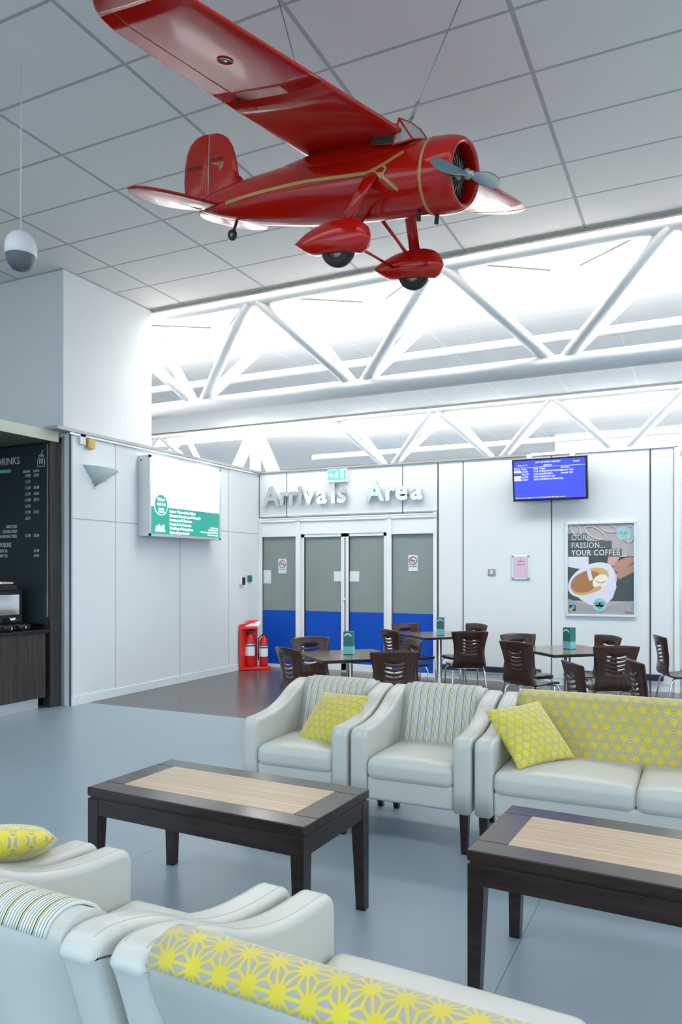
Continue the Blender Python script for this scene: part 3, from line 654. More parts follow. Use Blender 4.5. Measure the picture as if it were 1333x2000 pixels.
# fire extinguisher station
r = thing('extinguisher_stand', 'red plastic fire extinguisher stand in the corner by the doors', 'extinguisher stand', (-6.165, 9.80, 0), math.radians(40))
b = B(); b.prism([(-.24, -.1), (.24, -.1), (.25, .0), (.10, .10), (-.07, .10)], 'z', 0, .05, 'redp', .012); b.out('base', r)
b = B(); b.prism([(-.24, -.1), (-.205, -.1), (-.05, .08), (.06, .08), (.06, .10), (-.07, .10)], 'z', .05, .70, 'redp', .004); b.out('back_panel', r)
b = B(); b.prism([(-.12, .64), (.09, .75), (.09, .62)], 'x', -.22, .06, 'redp', .006) if False else b.hexa([(-.24, -.11, .63), (.03, -.11, .63), (.06, .10, .63), (-.07, .10, .63), (-.24, -.11, .64), (.03, -.11, .64), (.06, .10, .75), (-.07, .10, .75)], 'redp'); b.out('header', r)
b = B()
for x in (-.20, -.06):
    x += .02*(x < -.1)+.03; d = Vector((.35, .21, .11)).normalized() if x < -.1 else Vector((.1, .21, .11)).normalized(); n_ = Vector((0, -d.z, d.y))
    c0 = Vector((x, -.07, .664)); U = Vector((.09, 0, 0)); b.hexa([c0, c0+U, c0+U*.9+d*.13, c0+d*.13]+[q+Vector((0, -.002, .008)) for q in (c0, c0+U, c0+U*.9+d*.13, c0+d*.13)], 'white')
b.out('instruction_plate', r)
def exting(x, y, h, lab, rr):
    base = Matrix.Rotation(math.radians(40), 4, 'Z') @ Vector((x, y, 0))
    r = thing('fire_extinguisher', lab, 'fire extinguisher', (-6.165+base.x, 9.80+base.y, .051), math.radians(20))
    b = B(); b.lathe([(rr*.9, 0), (rr, .02), (rr, h*.74), (rr*.8, h*.83), (rr*.35, h*.9), (rr*.3, h*.94)], 'redd', 20); b.out('cylinder', r)
    b = B(); b.box(-.03, .03, -.015, .015, h*.93, h*.97, 'black'); b.tube([(-.02, 0, h*.97), (.05, -.01, h), (.09, -.02, h*.98)], .008, 'black', 6); b.tube([(-.02, 0, h*.95), (.07, -.01, h*.93)], .006, 'black', 6); b.out('valve_handle', r)
    b = B(); b.tube([(-.03, 0, h*.94), (-.075, -.02, h*.85), (-rr-.012, -.02, h*.5), (-rr-.01, -.03, h*.18)], .010, 'black', 8); b.out('hose', r)
    b = B(); b.lathe([(rr+.001, h*.3), (rr+.001, h*.62)], 'white', 20, cap=False); b.lathe([(rr+.0015, h*.55), (rr+.0015, h*.6)], 'teal', 20, cap=False); b.out('label_band', r)
exting(-.07, -.01, .56, 'taller red fire extinguisher on the left side of the red stand', .075); exting(.14, -.02, .50, 'shorter red fire extinguisher on the right side of the red stand', .065)
# things beyond the wall end
r = thing('vending_cabinet', 'black cabinet just visible past the right end of the back wall', 'cabinet', (.35, 11.0, 0))
b = B(); b.box(-.57, .5, -.35, .35, .35, 1.22, 'black', .02); b.out('body', r)
b = B(); b.box(-.55, .48, -.33, .33, 0, .35, 'white', .01); b.out('lower_cupboard', r)
b = B(); b.box(-.58, .5, -.36, .36, 1.22, 1.25, 'white', .008); b.out('top', r)

# ================================================================== PENDANT SPEAKER
r = thing('pendant_speaker', 'white egg-shaped pendant speaker with grey grille on a long cable', 'speaker', (-4.05, 3.56, 3.62))
b = B(); b.tube([(0, 0, .105), (.015, -.01, .6), (.03, -.022, ZC-3.62)], .004, 'cabw', 6); b.out('cable', r)
b = B(); b.lathe([(.0, .125), (.03, .12), (.06, .104), (.085, .075), (.098, .035), (.1, 0), (.1, -.035), (.096, -.04)], 'white', 32, cap=False); b.out('body', r)
b = B(); b.lathe([(.094, -.036), (.092, -.06), (.08, -.095), (.055, -.125), (.025, -.138), (.0, -.141)], 'greyp', 28, cap=False); b.out('grille', r)

# ================================================================== SUITE OF LOUNGE SEATING
D = .76
def arc(cx, cy, r, a0, a1, n): return [(cx+r*math.cos(math.radians(a0+(a1-a0)*i/n)), cy+r*math.sin(math.radians(a0+(a1-a0)*i/n))) for i in range(n+1)]
def smooth_curve(P, n):
    out = []; K = len(P)
    for i in range(K-1):
        a, b_, c, d = P[max(0, i-1)], P[i], P[i+1], P[min(K-1, i+2)]
        for k in range(n):
            t = k/n; out.append(tuple(.5*((2*q)+(-p+r)*t+(2*p-5*q+4*r-u)*t*t+(-p+3*q-3*r+u)*t**3) for p, q, r, u in zip(a, b_, c, d)))
    return out+[P[-1]]
def arm_profile():
    # y from the front (-D/2) to the back, z
    f = -D/2; pts = [(f, .22), (f, .35), (f, .48), (f, .56)]
    pts += arc(f+.05, .567, .05, 180, 90, 6)
    pts += smooth_curve([(f+y, z) for y, z in ((.12, .619), (.20, .625), (.28, .637), (.36, .658), (.44, .689), (.52, .730), (.59, .755), (.65, .770), (.70, .775), (.735, .765), (.757, .738), (.745, .71), (.715, .62))], 3)
    pts += [(f+.655, .42), (f+.61, .22)]
    return pts
AP = arm_profile()
def back_path():
    f = -D/2; return smooth_curve([(f+.50, .43), (f+.54, .55), (f+.578, .67), (f+.605, .745), (f+.635, .772), (f+.668, .786), (f+.70, .787), (f+.730, .774), (f+.745, .748)], 2)
def pill(b, prof, xa, xb, r, m, steps=4):
    """side outline given thickness along x with rolled edges"""
    K = len(prof); ar = sum(prof[i][0]*prof[(i+1) % K][1]-prof[(i+1) % K][0]*prof[i][1] for i in range(K)); sg = 1 if ar > 0 else -1
    nr = []
    for i in range(K):
        (ax, ay), (cx, cy) = prof[i-1], prof[(i+1) % K]; dx, dy = cx-ax, cy-ay; L = math.hypot(dx, dy) or 1; nr.append((-dy/L*sg, dx/L*sg))
    for i in (0, K-1): nr[i] = (1 if i == 0 else -1, 1)
    lay = []
    for k in range(steps+1): a = PI/2*k/steps; lay.append((xa+r*(1-math.sin(a)), r*(1-math.cos(a))))
    lay = lay[::-1]
    lay = [(xa+r*(1-math.sin(PI/2*(1-k/steps))) if False else xa+r*(1-math.cos(PI/2*k/steps)), r*(1-math.sin(PI/2*k/steps))) for k in range(steps+1)]
    full = lay+[(xa+xb-x, q) for x, q in lay[::-1]]
    rg = [[b.bm.verts.new((x, p[0]+n_[0]*q, p[1]+n_[1]*q)) for p, n_ in zip(prof, nr)] for x, q in full]; fs = []
    for A_, D_ in zip(rg, rg[1:]):
        for j in range(K): fs.append(b.bm.faces.new((A_[j], A_[(j+1) % K], D_[(j+1) % K], D_[j])))
    for f in fs: f.smooth = True
    fs += [b.bm.faces.new(rg[0]), b.bm.faces.new(rg[-1])]; b._fin(fs, m)
def make_seat(name, label, cat, W, ncush, fabric, fl, aw=.10):
    t = thing(name, label, cat); f = -D/2
    b = B(); b.box(-W/2+aw, W/2-aw, f+.012, D/2-.18, .225, .36, 'leather', .02, 3); b.out('base', t)
    for s in (-1, 1):
        x0, x1 = (W/2-aw, W/2) if s > 0 else (-W/2, -W/2+aw)
        b = B(); pill(b, AP, x0, x1, .022, 'leather'); a = b.out('arm', t)
        for e in (x0+.022, x1-.022):
            q = B(); q.tube([(e, y, z-.0005) for y, z in AP[5:38]], .0016, 'seam', 6); q.out('piping', a)
    # back shell: inner face, rolled top, outer panel
    bp = back_path(); outer = [(f+.735, .70), (f+.70, .62), (f+.648, .42), (f+.60, .22), (f+.50, .22), (f+.47, .30)]
    b = B(); b.prism(bp+outer, 'x', -W/2+aw-.004, W/2-aw+.004, 'leather', smooth=True); b.out('back', t)
    # fabric facing
    g = .035 if W < 1 else .002; n = 24; off = .006; rows = []; vs_ = []; acc = 0
    q = bp[:]
    for i, (y, z) in enumerate(q):
        if i: acc += math.hypot(y-q[i-1][0], z-q[i-1][1])
        p0 = q[max(0, i-1)]; p1 = q[min(len(q)-1, i+1)]; dx, dz = p1[0]-p0[0], p1[1]-p0[1]; L = math.hypot(dx, dz)
        ny, nz = -dz/L, dx/L
        rows.append([(-W/2+aw+g+(W-2*aw-2*g)*j/n, y+ny*off, z+nz*off) for j in range(n+1)]); vs_.append(acc)
    us = [(W-2*aw-2*g)*j/n for j in range(n+1)]
    b = B(); b.sheet(rows, fabric, us, vs_); o = b.out('back_fabric', t, norm=False, solid=.008, off=0); o['label'] = fl
    cw = (W-2*aw)/ncush
    for i in range(ncush):
        x0 = -W/2+aw+cw*i
        b = B(); b.rbox(x0+.004, x0+cw-.004, f+.002, f+.545, .335, .465, .04, 'leather', 10, .022, sag=.006)
        s_ = b.out('seat_cushion', t)
        q = B(); rr = .03
        q.tube([(x0+.04, f+.008, .438), (x0+cw-.04, f+.008, .438)], .0016, 'seam', 6); q.out('piping', s_)
    for x in (-W/2+.045, W/2-.045):
        for y, lean in ((f+.045, 0), (D/2-.20, .06)):
            b = B(); r1, r2 = .024, .016
            b.hexa([(x-r2, y-r2+lean, 0), (x+r2, y-r2+lean, 0), (x+r2, y+r2+lean, 0), (x-r2, y+r2+lean, 0), (x-r1, y-r1, .225), (x+r1, y-r1, .225), (x+r1, y+r1, .225), (x-r1, y+r1, .225)], 'espresso'); b.out('leg', t)
    return t
YR, YF = 3.84+D/2, 1.88-D/2
a0 = make_seat('armchair', 'cream leather armchair with striped back and yellow cushion, far row beside the tiled floor', 'armchair', .70, 1, 'stripe', 'striped fabric inner back')
a0.location = (-2.155, YR, 0)
dup(a0, (-1.437, YR, 0), 0, 'empty cream leather armchair with striped back, far row against the sofa')
dup(a0, (-1.388-.02, YF, 0), PI-.04, 'cream leather armchair seen from behind beside the near sofa')
dup(a0, (-2.14, YF+.02, 0), PI-.03, 'cream leather armchair at the left edge holding a yellow cushion, near row')
s0 = make_seat('sofa', 'cream leather sofa with yellow star-patterned back, far row', 'sofa', 1.58, 2, 'star', 'yellow star-patterned fabric back')
s0.location = (-1.072+.79, YR, 0)
dup(s0, (-1.012+.79-.02, YF-.04, 0), PI-.052, 'cream leather sofa with yellow star-patterned top seen from behind, nearest the camera')
def pillow(c, u, v, half, th, name, label):
    """u, v unit-ish edge directions in the cushion plane"""
    u = Vector(u).normalized(); v = Vector(v); v = (v-u*v.dot(u)).normalized(); n_ = u.cross(v); c = Vector(c)
    N_ = 20; b = B(); uv = b.bm.loops.layers.uv.verify(); G = {}
    def P(i, j, s):
        a = -1+2*i/N_; d = -1+2*j/N_; a2 = math.sin(a*PI/2); d2 = math.sin(d*PI/2)
        pin = 1-.07*(1-a2*a2)*(d2*d2); pin2 = 1-.07*(1-d2*d2)*(a2*a2)
        h = th*((1-a2**2)*(1-d2**2))**.42
        return c+u*half*a2*pin2+v*half*d2*pin+n_*s*h
    for s in (1, -1):
        for i in range(N_+1):
            for j in range(N_+1):
                if s == -1 and (i in (0, N_) or j in (0, N_)): G[(i, j, s)] = G[(i, j, 1)]
                else: G[(i, j, s)] = b.bm.verts.new(P(i, j, s))
    fs = []
    for s in (1, -1):
        for i in range(N_):
            for j in range(N_):
                ids = [(i, j), (i+1, j), (i+1, j+1), (i, j+1)]
                f = b.bm.faces.new([G[(p, q, s)] for p, q in ids]); f.smooth = True; fs.append(f)
                for lp, (p, q) in zip(f.loops, ids): lp[uv].uv = (half*math.sin((-1+2*p/N_)*PI/2), half*math.sin((-1+2*q/N_)*PI/2))
    b._fin(fs, 'star_pillow'); o = b.out(name); tag(o, label, 'cushion', 'yellow star-patterned cushions'); return o
pillow((-2.045, 4.15, .60), (.26, -.07, .01), (.02, .24, .235), .185, .06, 'scatter_cushion', 'square yellow cushion sitting in the striped armchair of the far row')
pillow((-.845, 4.14, .615), (.2, .25, .02), (.19, -.13, -.22), .19, .06, 'scatter_cushion', 'yellow cushion tipped on its corner at the left end of the far sofa')
pillow((-1.95, 1.60, .665), (.2, .2, .0), (-.16, .2, -.09), .19, .06, 'scatter_cushion', 'yellow cushion at the left edge lying over the near armchair')

# ================================================================== COFFEE TABLES
def coffee_table(label):
    t = thing('coffee_table', label, 'coffee table'); L, Wd, H = 1.135, .57, .53
    b = B(); ix, iy = L/2-.115, Wd/2-.11
    z0, z1 = H-.04, H
    b.box(-L/2, L/2, -Wd/2, -iy, z0, z1, 'espresso', .004); b.box(-L/2, L/2, iy, Wd/2, z0, z1, 'espresso', .004)
    b.box(-L/2, -ix, -iy, iy, z0, z1, 'espresso', .003); b.box(ix, L/2, -iy, iy, z0, z1, 'espresso', .003); b.box(-L/2+.01, L/2-.01, -Wd/2+.01, Wd/2-.01, z0-.008, z0+.01, 'espresso')
    top = b.out('tabletop', t)
    b = B(); b.box(-ix, ix, -iy, iy, z1-.02, z1+.0006, 'zebrano'); o = b.out('veneer_inlay', top); o['label'] = 'light zebra-grain wood inlay'
    b = B(); a = .004
    b.box(-L/2+a, L/2-a, -Wd/2+a, -Wd/2+.03, H-.122, H-.048, 'espresso', .002); b.box(-L/2+a, L/2-a, Wd/2-.03, Wd/2-a, H-.122, H-.048, 'espresso', .002)
    b.box(-L/2+a, -L/2+.03, -Wd/2+.03, Wd/2-.03, H-.122, H-.048, 'espresso', .002); b.box(L/2-.03, L/2-a, -Wd/2+.03, Wd/2-.03, H-.122, H-.048, 'espresso', .002); b.out('apron', t)
    for sx in (-1, 1):
        for sy in (-1, 1):
            b = B(); X, Y = sx*(L/2-.002), sy*(Wd/2-.002); i1, i2 = .062, .042
            def ring(i, z): return [(min(X, X-sx*i), min(Y, Y-sy*i), z), (max(X, X-sx*i), min(Y, Y-sy*i), z), (max(X, X-sx*i), max(Y, Y-sy*i), z), (min(X, X-sx*i), max(Y, Y-sy*i), z)]
            b.hexa(ring(i2, 0)+ring(i1, H-.05), 'espresso'); b.out('leg', t)
    return t
t0 = coffee_table('dark coffee table with pale inlay, whole, in front of the armchairs'); t0.location = (-1.915, 2.82, 0); t0.rotation_euler.z = math.radians(-2.4)
dup(t0, (-.158, 2.815, 0), math.radians(-2.8), 'dark coffee table with pale inlay cut by the right edge, before the far sofa')

# ================================================================== DINING AREA
def dining_table(label, loc, rz):
    t = thing('dining_table', label, 'table', loc, rz); s = .385
    b = B(); b.box(-s, s, -s, s, .712, .74, 'black', .006); b.out('edge_band', t)
    b = B(); b.box(-s+.004, s-.004, -s+.004, s-.004, .738, .7415, 'tabletop'); b.out('tabletop', t)
    b = B(); b.lathe([(.032, .02), (.032, .70), (.09, .70), (.09, .712)], 'chrome', 24); b.out('pedestal', t)
    b = B(); b.lathe([(.23, 0), (.23, .008), (.06, .02), (.034, .03)], 'chrome', 32); b.out('foot', t)
    return t
TB = [((-2.90, 6.23), 45, 'square brown cafe table nearest the doors, left of the others'), ((-2.86, 8.72), 47, 'square brown cafe table farthest back against the back wall'), ((-1.175, 7.55), 42, 'square brown cafe table below the coffee poster')]
for (x, y), a, lab in TB: dining_table(lab, (x, y, 0), math.radians(a))
MH = [(-2.911, 6.244, 'front-left table', 12), (-2.797, 8.578, 'farthest table', 12), (-1.164, 7.60, 'table below the poster', -30)]
for x, y, lab, a in MH:
    r = thing('menu_holder', 'teal card menu holder standing on the '+lab, 'menu holder', (x, y, .742), math.radians(a), 'menu holders on the cafe tables')
    b = B(); b.box(-.043, .043, -.043, .043, 0, .21, 'teal', .002); b.out('card_box', r)
    b = B()
    for yy in (-.0445,):
        b.prism([(.035*math.cos(q), .165+.03*math.sin(q)) for q in [i*PI/12 for i in range(13)]], 'y', yy-.001, yy+.001, 'chalk'); b.prism([(.026*math.cos(q), .160+.02*math.sin(q)) for q in [i*PI/12 for i in range(13)]], 'y', yy-.0018, yy, 'teal')
        b.box(-.042, .042, yy-.001, yy, .005, .075, 'ltmint')
    b.out('printed_card', r)
    b = B(); b.box(.0435, .0445, -.042, .042, .005, .075, 'ltmint'); b.out('printed_card', r)
def chair_proto(label):
    t = thing('dining_chair', label, 'chair')
    # profile from the seat front to the back top; seat faces -y
    sw = lambda v: .195
    # seat
    pr_ = [(-.20, .430), (-.185, .445), (-.14, .452), (-.05, .448), (.05, .440), (.12, .438), (.16, .446)]
    n = 10; rows = []
    for y, z in pr_:
        rows.append([((-1+2*j/n)*(.195-.03*max(0, (-y-.1)/.1)**2), y, z+.010*(abs(-1+2*j/n))**2.5) for j in range(n+1)])
    b = B(); b.sheet(rows, 'chairwood', list(range(n+1)), list(range(len(rows)))); b.out('seat', t, norm=False, solid=.012)
    # back with curved slots
    path = [(.16, .446), (.185, .462), (.197, .49), (.202, .53), (.205, .57)]
    zc = .60; slots = []
    for k_ in range(5):
        path.append((.207+.0, zc)); path.append((.207+.006*(k_+1), zc+.016)); zc += .037
    path = [(y, z) for y, z in path]
    # recompute y as a smooth lean above .57
    path = [p if p[1] <= .57 else (.205+.16*(p[1]-.57)+.08*(p[1]-.57)**2, p[1]) for p in path]
    path += [(.205+.16*(z-.57)+.08*(z-.57)**2, z) for z in (.80, .83, .85)]
    xs = [-1, -.8, -.62, -.45, -.3, -.15, 0, .15, .3, .45, .62, .8, 1]
    rows = []
    for i, (y, z) in enumerate(path):
        tz = (z-.446)/.404; hwid = .175+.03*tz if z < .845 else .198
        hwid = .192-.028*math.sin(PI*min(1, tz*1.1))+.012*tz
        cur = -.035*min(1, max(0, tz*2)); bow = .016 if .595 < z < .78 else 0
        rows.append([(x*hwid, y+cur*(x*x)+.0, z-(.0 if bow == 0 else bow*(1-(x/.45)**2) if abs(x) <= .45 else 0)*(1 if .595 < z < .78 else 0)-(.012*x*x if z > .84 else 0)) for x in xs])
    i0 = 5
    def skip(i, j): return i >= i0 and i < i0+10 and (i-i0) % 2 == 0 and 3 <= j <= 8
    b = B(); b.sheet(rows, 'chairwood', list(range(len(xs))), list(range(len(rows))), skip=skip); b.out('backrest', t, norm=False, solid=.011)
    for s in (-1, 1):
        b = B(); b.tube([(s*.13, -.13, .425), (s*.17, -.16, .415), (s*.185, -.175, .38), (s*.20, -.20, .006)], .0085, 'chrome', 8); b.out('leg', t)
        b = B(); b.tube([(s*.13, .10, .425), (s*.165, .14, .415), (s*.18, .165, .38), (s*.20, .23, .006)], .0085, 'chrome', 8); b.out('leg', t)
    b = B(); b.tube([(-.13, -.13, .425), (.13, -.13, .425)], .008, 'chrome', 8); b.tube([(-.13, .10, .42), (.13, .10, .42)], .008, 'chrome', 8)
    for s in (-1, 1): b.tube([(s*.13, -.13, .425), (s*.13, .10, .42)], .008, 'chrome', 8)
    b.out('seat_frame', t); return t
GC = 'brown plywood cafe chairs with chrome legs'
# (back-top point, direction the chair faces in degrees from +x)
CH = [((-3.533, 6.644), -45, 'brown slotted chair at the far left corner of the front-left cafe table'),
 ((-3.22, 5.60), 60, 'brown slotted chair at the near left side of the front-left cafe table'),
 ((-2.262, 5.75), 122, 'brown slotted chair at the near right side of the front-left cafe table'),
 ((-2.494, 6.887), 225, 'brown slotted chair at the far right side of the front-left cafe table'),
 ((-3.391, 8.95), -40, 'brown slotted chair at the back left of the farthest cafe table, against the blue doors'),
 ((-3.20, 7.86), 50, 'brown slotted chair at the near left of the farthest cafe table'),
 ((-2.52, 9.25), 235, 'brown slotted chair at the back right of the farthest cafe table'),
 ((-2.276, 8.037), 120, 'brown chair near right of the farthest cafe table, chrome legs in full view'),
 ((-1.755, 7.95), -50, 'brown slotted chair with a bright reflection on its top, far left of the poster table'),
 ((-1.58, 7.02), 60, 'brown slotted chair at the near left of the poster table'),
 ((-.838, 8.137), 225, 'brown slotted chair at the far right of the poster table, directly under the poster'),
 ((-.661, 7.0), 115, 'brown slotted chair at the near right of the poster table'),
 ((-.872, 5.632), 30, 'small-looking brown chair turned sideways just behind the far sofa, left one'),
 ((-.474, 5.965), 22, 'small-looking brown chair turned sideways just behind the far sofa, right one'),
 ((-.413, 8.341), 20, 'brown chair in profile facing right at the right edge of the picture')]
c0 = None
for (x, y), a, lab in CH:
    ra = math.radians(a); rz = ra+PI/2     # chair local -y is its facing
    dx, dy = math.cos(ra), math.sin(ra); loc = (x+dx*.255, y+dy*.255, 0)
    if c0 is None: c0 = chair_proto(lab); c0['group'] = GC; c0.location = loc; c0.rotation_euler.z = rz
    else: dup(c0, loc, rz, lab, GC)

# ================================================================== MODEL AIRCRAFT
AR = Matrix(((0.9706605, 0.1872258, 0.1508797), (-0.1608843, 0.9720203, -0.1711514), (-0.1787021, 0.1418557, 0.9736234)))
AT = Vector((-1.1318684, 3.8070011, 3.5731594))
pl = thing('model_aircraft', 'large glossy red model monoplane with gold stripe hanging from the ceiling', 'model aircraft')
pl.matrix_world = Matrix.Translation(AT) @ AR.to_4x4()
def interp(tab, x):
    for (x0, *a), (x1, *c) in zip(tab, tab[1:]):
        if (x <= x0 and x >= x1): t = (x-x0)/(x1-x0) if x1 != x0 else 0; return [p+(q-p)*t for p, q in zip(a, c)]
    return list(tab[-1][1:]) if x < tab[-1][0] else list(tab[0][1:])
FT = [(-.12, .178, 0), (-.3, .185, 0), (-.5, .187, 0), (-.75, .184, -.002), (-1.0, .176, -.002), (-1.2, .162, 0), (-1.4, .142, .0), (-1.58, .115, .008), (-1.75, .082, .012), (-1.88, .05, .015), (-1.96, .018, .014), (-1.985, .002, .013)]
def fuse(x): r_, zc = interp(FT, x); return r_, zc
b = B(); xs = [-.12-.045*i for i in range(41)]+[-1.95, -1.97, -1.983]; rings = []; n = 40
for x in xs:
    r_, zc = fuse(x); rings.append([b.bm.verts.new((x, r_*math.cos(2*PI*j/n)*.97, zc+r_*math.sin(2*PI*j/n))) for j in range(n)])
fs = []
for A_, D_ in zip(rings, rings[1:]):
    for j in range(n): fs.append(b.bm.faces.new((A_[j], A_[(j+1) % n], D_[(j+1) % n], D_[j])))
fs.append(b.bm.faces.new(rings[0])); fs.append(b.bm.faces.new(rings[-1]))
for f in fs[:-2]: f.smooth = True
b._fin(fs, 'red'); b.out('fuselage', pl)
b = B(); prof = [(.142, .018), (.150, .030), (.161, .029), (.174, .013), (.184, -.018), (.189, -.06), (.190, -.12), (.187, -.16)]
b.lathe(prof, 'red', 48, axis='x', cap=False); b.lathe([(.187, -.16), (.17, -.162)], 'red', 48, axis='x', cap=False); b.lathe([(.142, .018), (.139, -.005), (.155, -.06), (.16, -.14)], 'red', 48, axis='x', cap=False); b.out('cowling', pl)
b = B(); b.lathe([(.190, -.130), (.1915, -.133), (.1912, -.145), (.1885, -.148)], 'gold', 48, axis='x', cap=False); b.out('gold_ring', pl)
b = B(); b.lathe([(.0, -.02), (.03, -.022), (.05, -.04), (.06, -.07), (.155, -.085), (.155, -.12), (.0, -.12)], 'engine', 32, axis='x', cap=False); e = b.out('engine', pl)
for i in range(9):
    a = 2*PI*i/9; d = Vector((0, math.cos(a), math.sin(a)))
    b = B(); p0 = Vector((-.06, 0, 0))+d*.05
    for q in range(7): b.tube([p0+d*(.012*q), p0+d*(.012*q+.007)], .026, 'engine', 12)
    b.tube([p0, p0+d*.095], .02, 'engine', 12); b.out('engine_cylinder', e)
b = B()
for i in range(18):
    a = 2*PI*i/18; d = Vector((0, math.cos(a+.1), math.sin(a+.1))); b.tube([Vector((-.012, 0, 0))+d*.03, Vector((-.028, 0, 0))+d*.118], .0022, 'spoke', 6)
b.lathe([(.0, .0), (.02, -.002), (.034, -.015), (.036, -.03)], 'spoke', 20, axis='x', cap=False); b.out('push_rods', e)
pr_ = thing('propeller', None, None); pr_.parent = pl; pr_.location = (.048, -.005, -.006)
for s, ang in ((1, 7), (-1, 7)):
    b = B(); rows = []; R_ = .385; ca, sa = math.cos(math.radians(ang)), math.sin(math.radians(ang)); n = 14
    rings = []
    for i in range(15):
        t = i/14; rad = .02+(R_-.02)*t; ch = .018+.075*math.sin(PI*min(1, t*.95+.05))**.6*(.75+.25*t) if t < 1 else .02; 
        if t > .93: ch *= .6
        tw = math.radians(58-40*t); th = .012*(1-.7*t)+.001; ring = []
        for j in range(12):
            a = 2*PI*j/12; cx, cz = ch/2*math.cos(a), th/2*math.sin(a)
            lx = cx*math.sin(tw)*.6+cz*math.cos(tw); lz = cx*math.cos(tw)-cz*math.sin(tw)
            y = rad*s; z_ = lz*s
            ring.append(b.bm.verts.new((lx, y*ca-z_*sa, y*sa+z_*ca)))
        rings.append(ring)
    fs = [b.bm.faces.new((A_[j], A_[(j+1) % 12], D_[(j+1) % 12], D_[j])) for A_, D_ in zip(rings, rings[1:]) for j in range(12)]
    for f in fs: f.smooth = True
    fs.append(b.bm.faces.new(rings[0])); fs.append(b.bm.faces.new(rings[-1])); b._fin(fs, 'slate'); b.out('blade', pr_)
b = B(); b.lathe([(.0, .028), (.014, .026), (.016, .008), (.028, .0), (.024, -.03)], 'hub', 20, axis='x', cap=False); b.out('hub', pr_)
# wing
HS = 1.80
def wing_xz(y):
    a = abs(y)/HS; le = -.30-.045*a; te = -1.04+.24*a
    r0 = .84
    if a > r0:
        q = (a-r0)/(1-r0); k_ = math.sqrt(max(0, 1-q*q)); mid = le-.20; le = mid+(le-mid)*k_**.8; te = mid+(te-mid)*k_
    return le, te, .205+.04*a
def foil(y, c0_, c1_, N_=14):
    le, te, z = wing_xz(y); ch = le-te; tk = ch*.145*(1-.25*abs(y)/HS); pts = []
    def th(c): return 5*(.2969*math.sqrt(max(c, 0))-.126*c-.3516*c*c+.2843*c**3-.1015*c**4)
    cs = [c0_+(c1_-c0_)*(.5-.5*math.cos(PI*i/N_)) for i in range(N_+1)]
    for c in cs: pts.append((le-ch*c, y, z+tk*(th(c)*1.1+.0)))
    for c in cs[::-1][(1 if c1_ >= .999 else 0):(-1 if c0_ <= .001 else None)]: pts.append((le-ch*c, y, z-tk*(th(c)*.55)))
    return pts
def loft(b, secs, m):
    R_ = [[b.bm.verts.new(p) for p in s] for s in secs]; K = len(R_[0]); fs = []
    for A_, D_ in zip(R_, R_[1:]):
        for j in range(K): fs.append(b.bm.faces.new((A_[j], A_[(j+1) % K], D_[(j+1) % K], D_[j])))
    for f in fs: f.smooth = True
    fs.append(b.bm.faces.new(R_[0])); fs.append(b.bm.faces.new(R_[-1])); b._fin(fs, m)
ya, yb_ = .80, 1.65
def ys(a, c, n): return [a+(c-a)*i/n for i in range(n+1)]
b = B(); loft(b, [foil(y, 0, 1) for y in ys(-ya, ya, 10)], 'red')
for s in (-1, 1):
    loft(b, [foil(s*y, 0, .79) for y in ys(ya, yb_, 8)], 'red')
    loft(b, [foil(s*y, 0, 1) for y in [yb_+(HS-yb_)*math.sin(PI/2*i/10) for i in range(11)][:-1]+[HS-.0005]], 'red')
wg = b.out('wing', pl)
for s in (-1, 1):
    b = B(); loft(b, [foil(s*y, .80, 1) for y in ys(ya+.006, yb_-.006, 8)], 'red'); b.out('aileron', wg)
b = B(); zl = foil(-1.17, 0, 1)
def under(x, y):
    le, te, z = wing_xz(y); ch = le-te; c = (le-x)/ch; tk = ch*.145*(1-.25*abs(y)/HS)
    return z-tk*.55*5*(.2969*math.sqrt(c)-.126*c-.3516*c*c+.2843*c**3-.1015*c**4)
for sy in (-1.17,):
    z = under(-.56, sy); b.lathe([(.034, .002), (.036, -.004), (.03, -.005), (.028, .004)], 'red', 24, (-.56, sy, z), cap=False); b.lathe([(.0, -.0005), (.028, -.0005)], 'engine', 20, (-.56, sy, z-.001), cap=False); b.lathe([(.0, -.008), (.012, -.002)], 'chrome', 12, (-.56, sy, z), cap=False)
b.out('landing_light', wg)
b = B(); q = [(-.80, -.80), (-.87, -.80), (-.87, -.70), (-.80, -.70)]; b.tube([(x, y, under(x, y)-.0005) for x, y in q], .002, 'engine', 5, closed=True); b.out('inspection_hatch', wg)
# saddle fairing under the wing centre
b = B(); loft(b, [[(x, .15*w_*math.cos(a), .05+(.19*h_)*math.sin(a) if math.sin(a) > 0 else .05) for a in [i*PI/16 for i in range(17)]] for x, w_, h_ in ((-.24, .8, .70), (-.30, .95, .85), (-.36, 1.02, 1.02), (-.5, 1.08, 1.05), (-.8, 1.05, .95), (-1.0, .95, .80), (-1.15, .8, .66), (-1.3, .6, .5))], 'red'); b.out('wing_fairing', pl)
# windshield
cp = thing('cockpit_windshield', None, None); cp.parent = pl
TP = [(-.335, -.112, .276), (-.335, .112, .288)]; FRr = (-.235, -.118, .162); FRl = (-.235, .118, .172); FC = (-.222, 0, .196); RB = (-.335, -.155, .135); RBl = (-.335, .155, .135)
b = B(); tc_ = (-.332, 0, .290)
b.poly([TP[0], tc_, FC, FRr], 'glassg'); b.poly([tc_, TP[1], FRl, FC], 'glassg'); b.poly([TP[0], FRr, RB], 'glassg'); b.poly([TP[1], RBl, FRl], 'glassg'); b.out('pane', cp)
b = B()
b.poly([(-.335, -.150, .145), (-.335, -.122, .245), (-.46, -.152, .205), (-.475, -.172, .150)], 'glassd'); b.out('side_window', cp)
b = B(); b.poly([(-.335, .150, .145), (-.335, .122, .245), (-.46, .152, .205), (-.475, .172, .150)], 'glassd'); b.out('side_window', cp)
b = B()
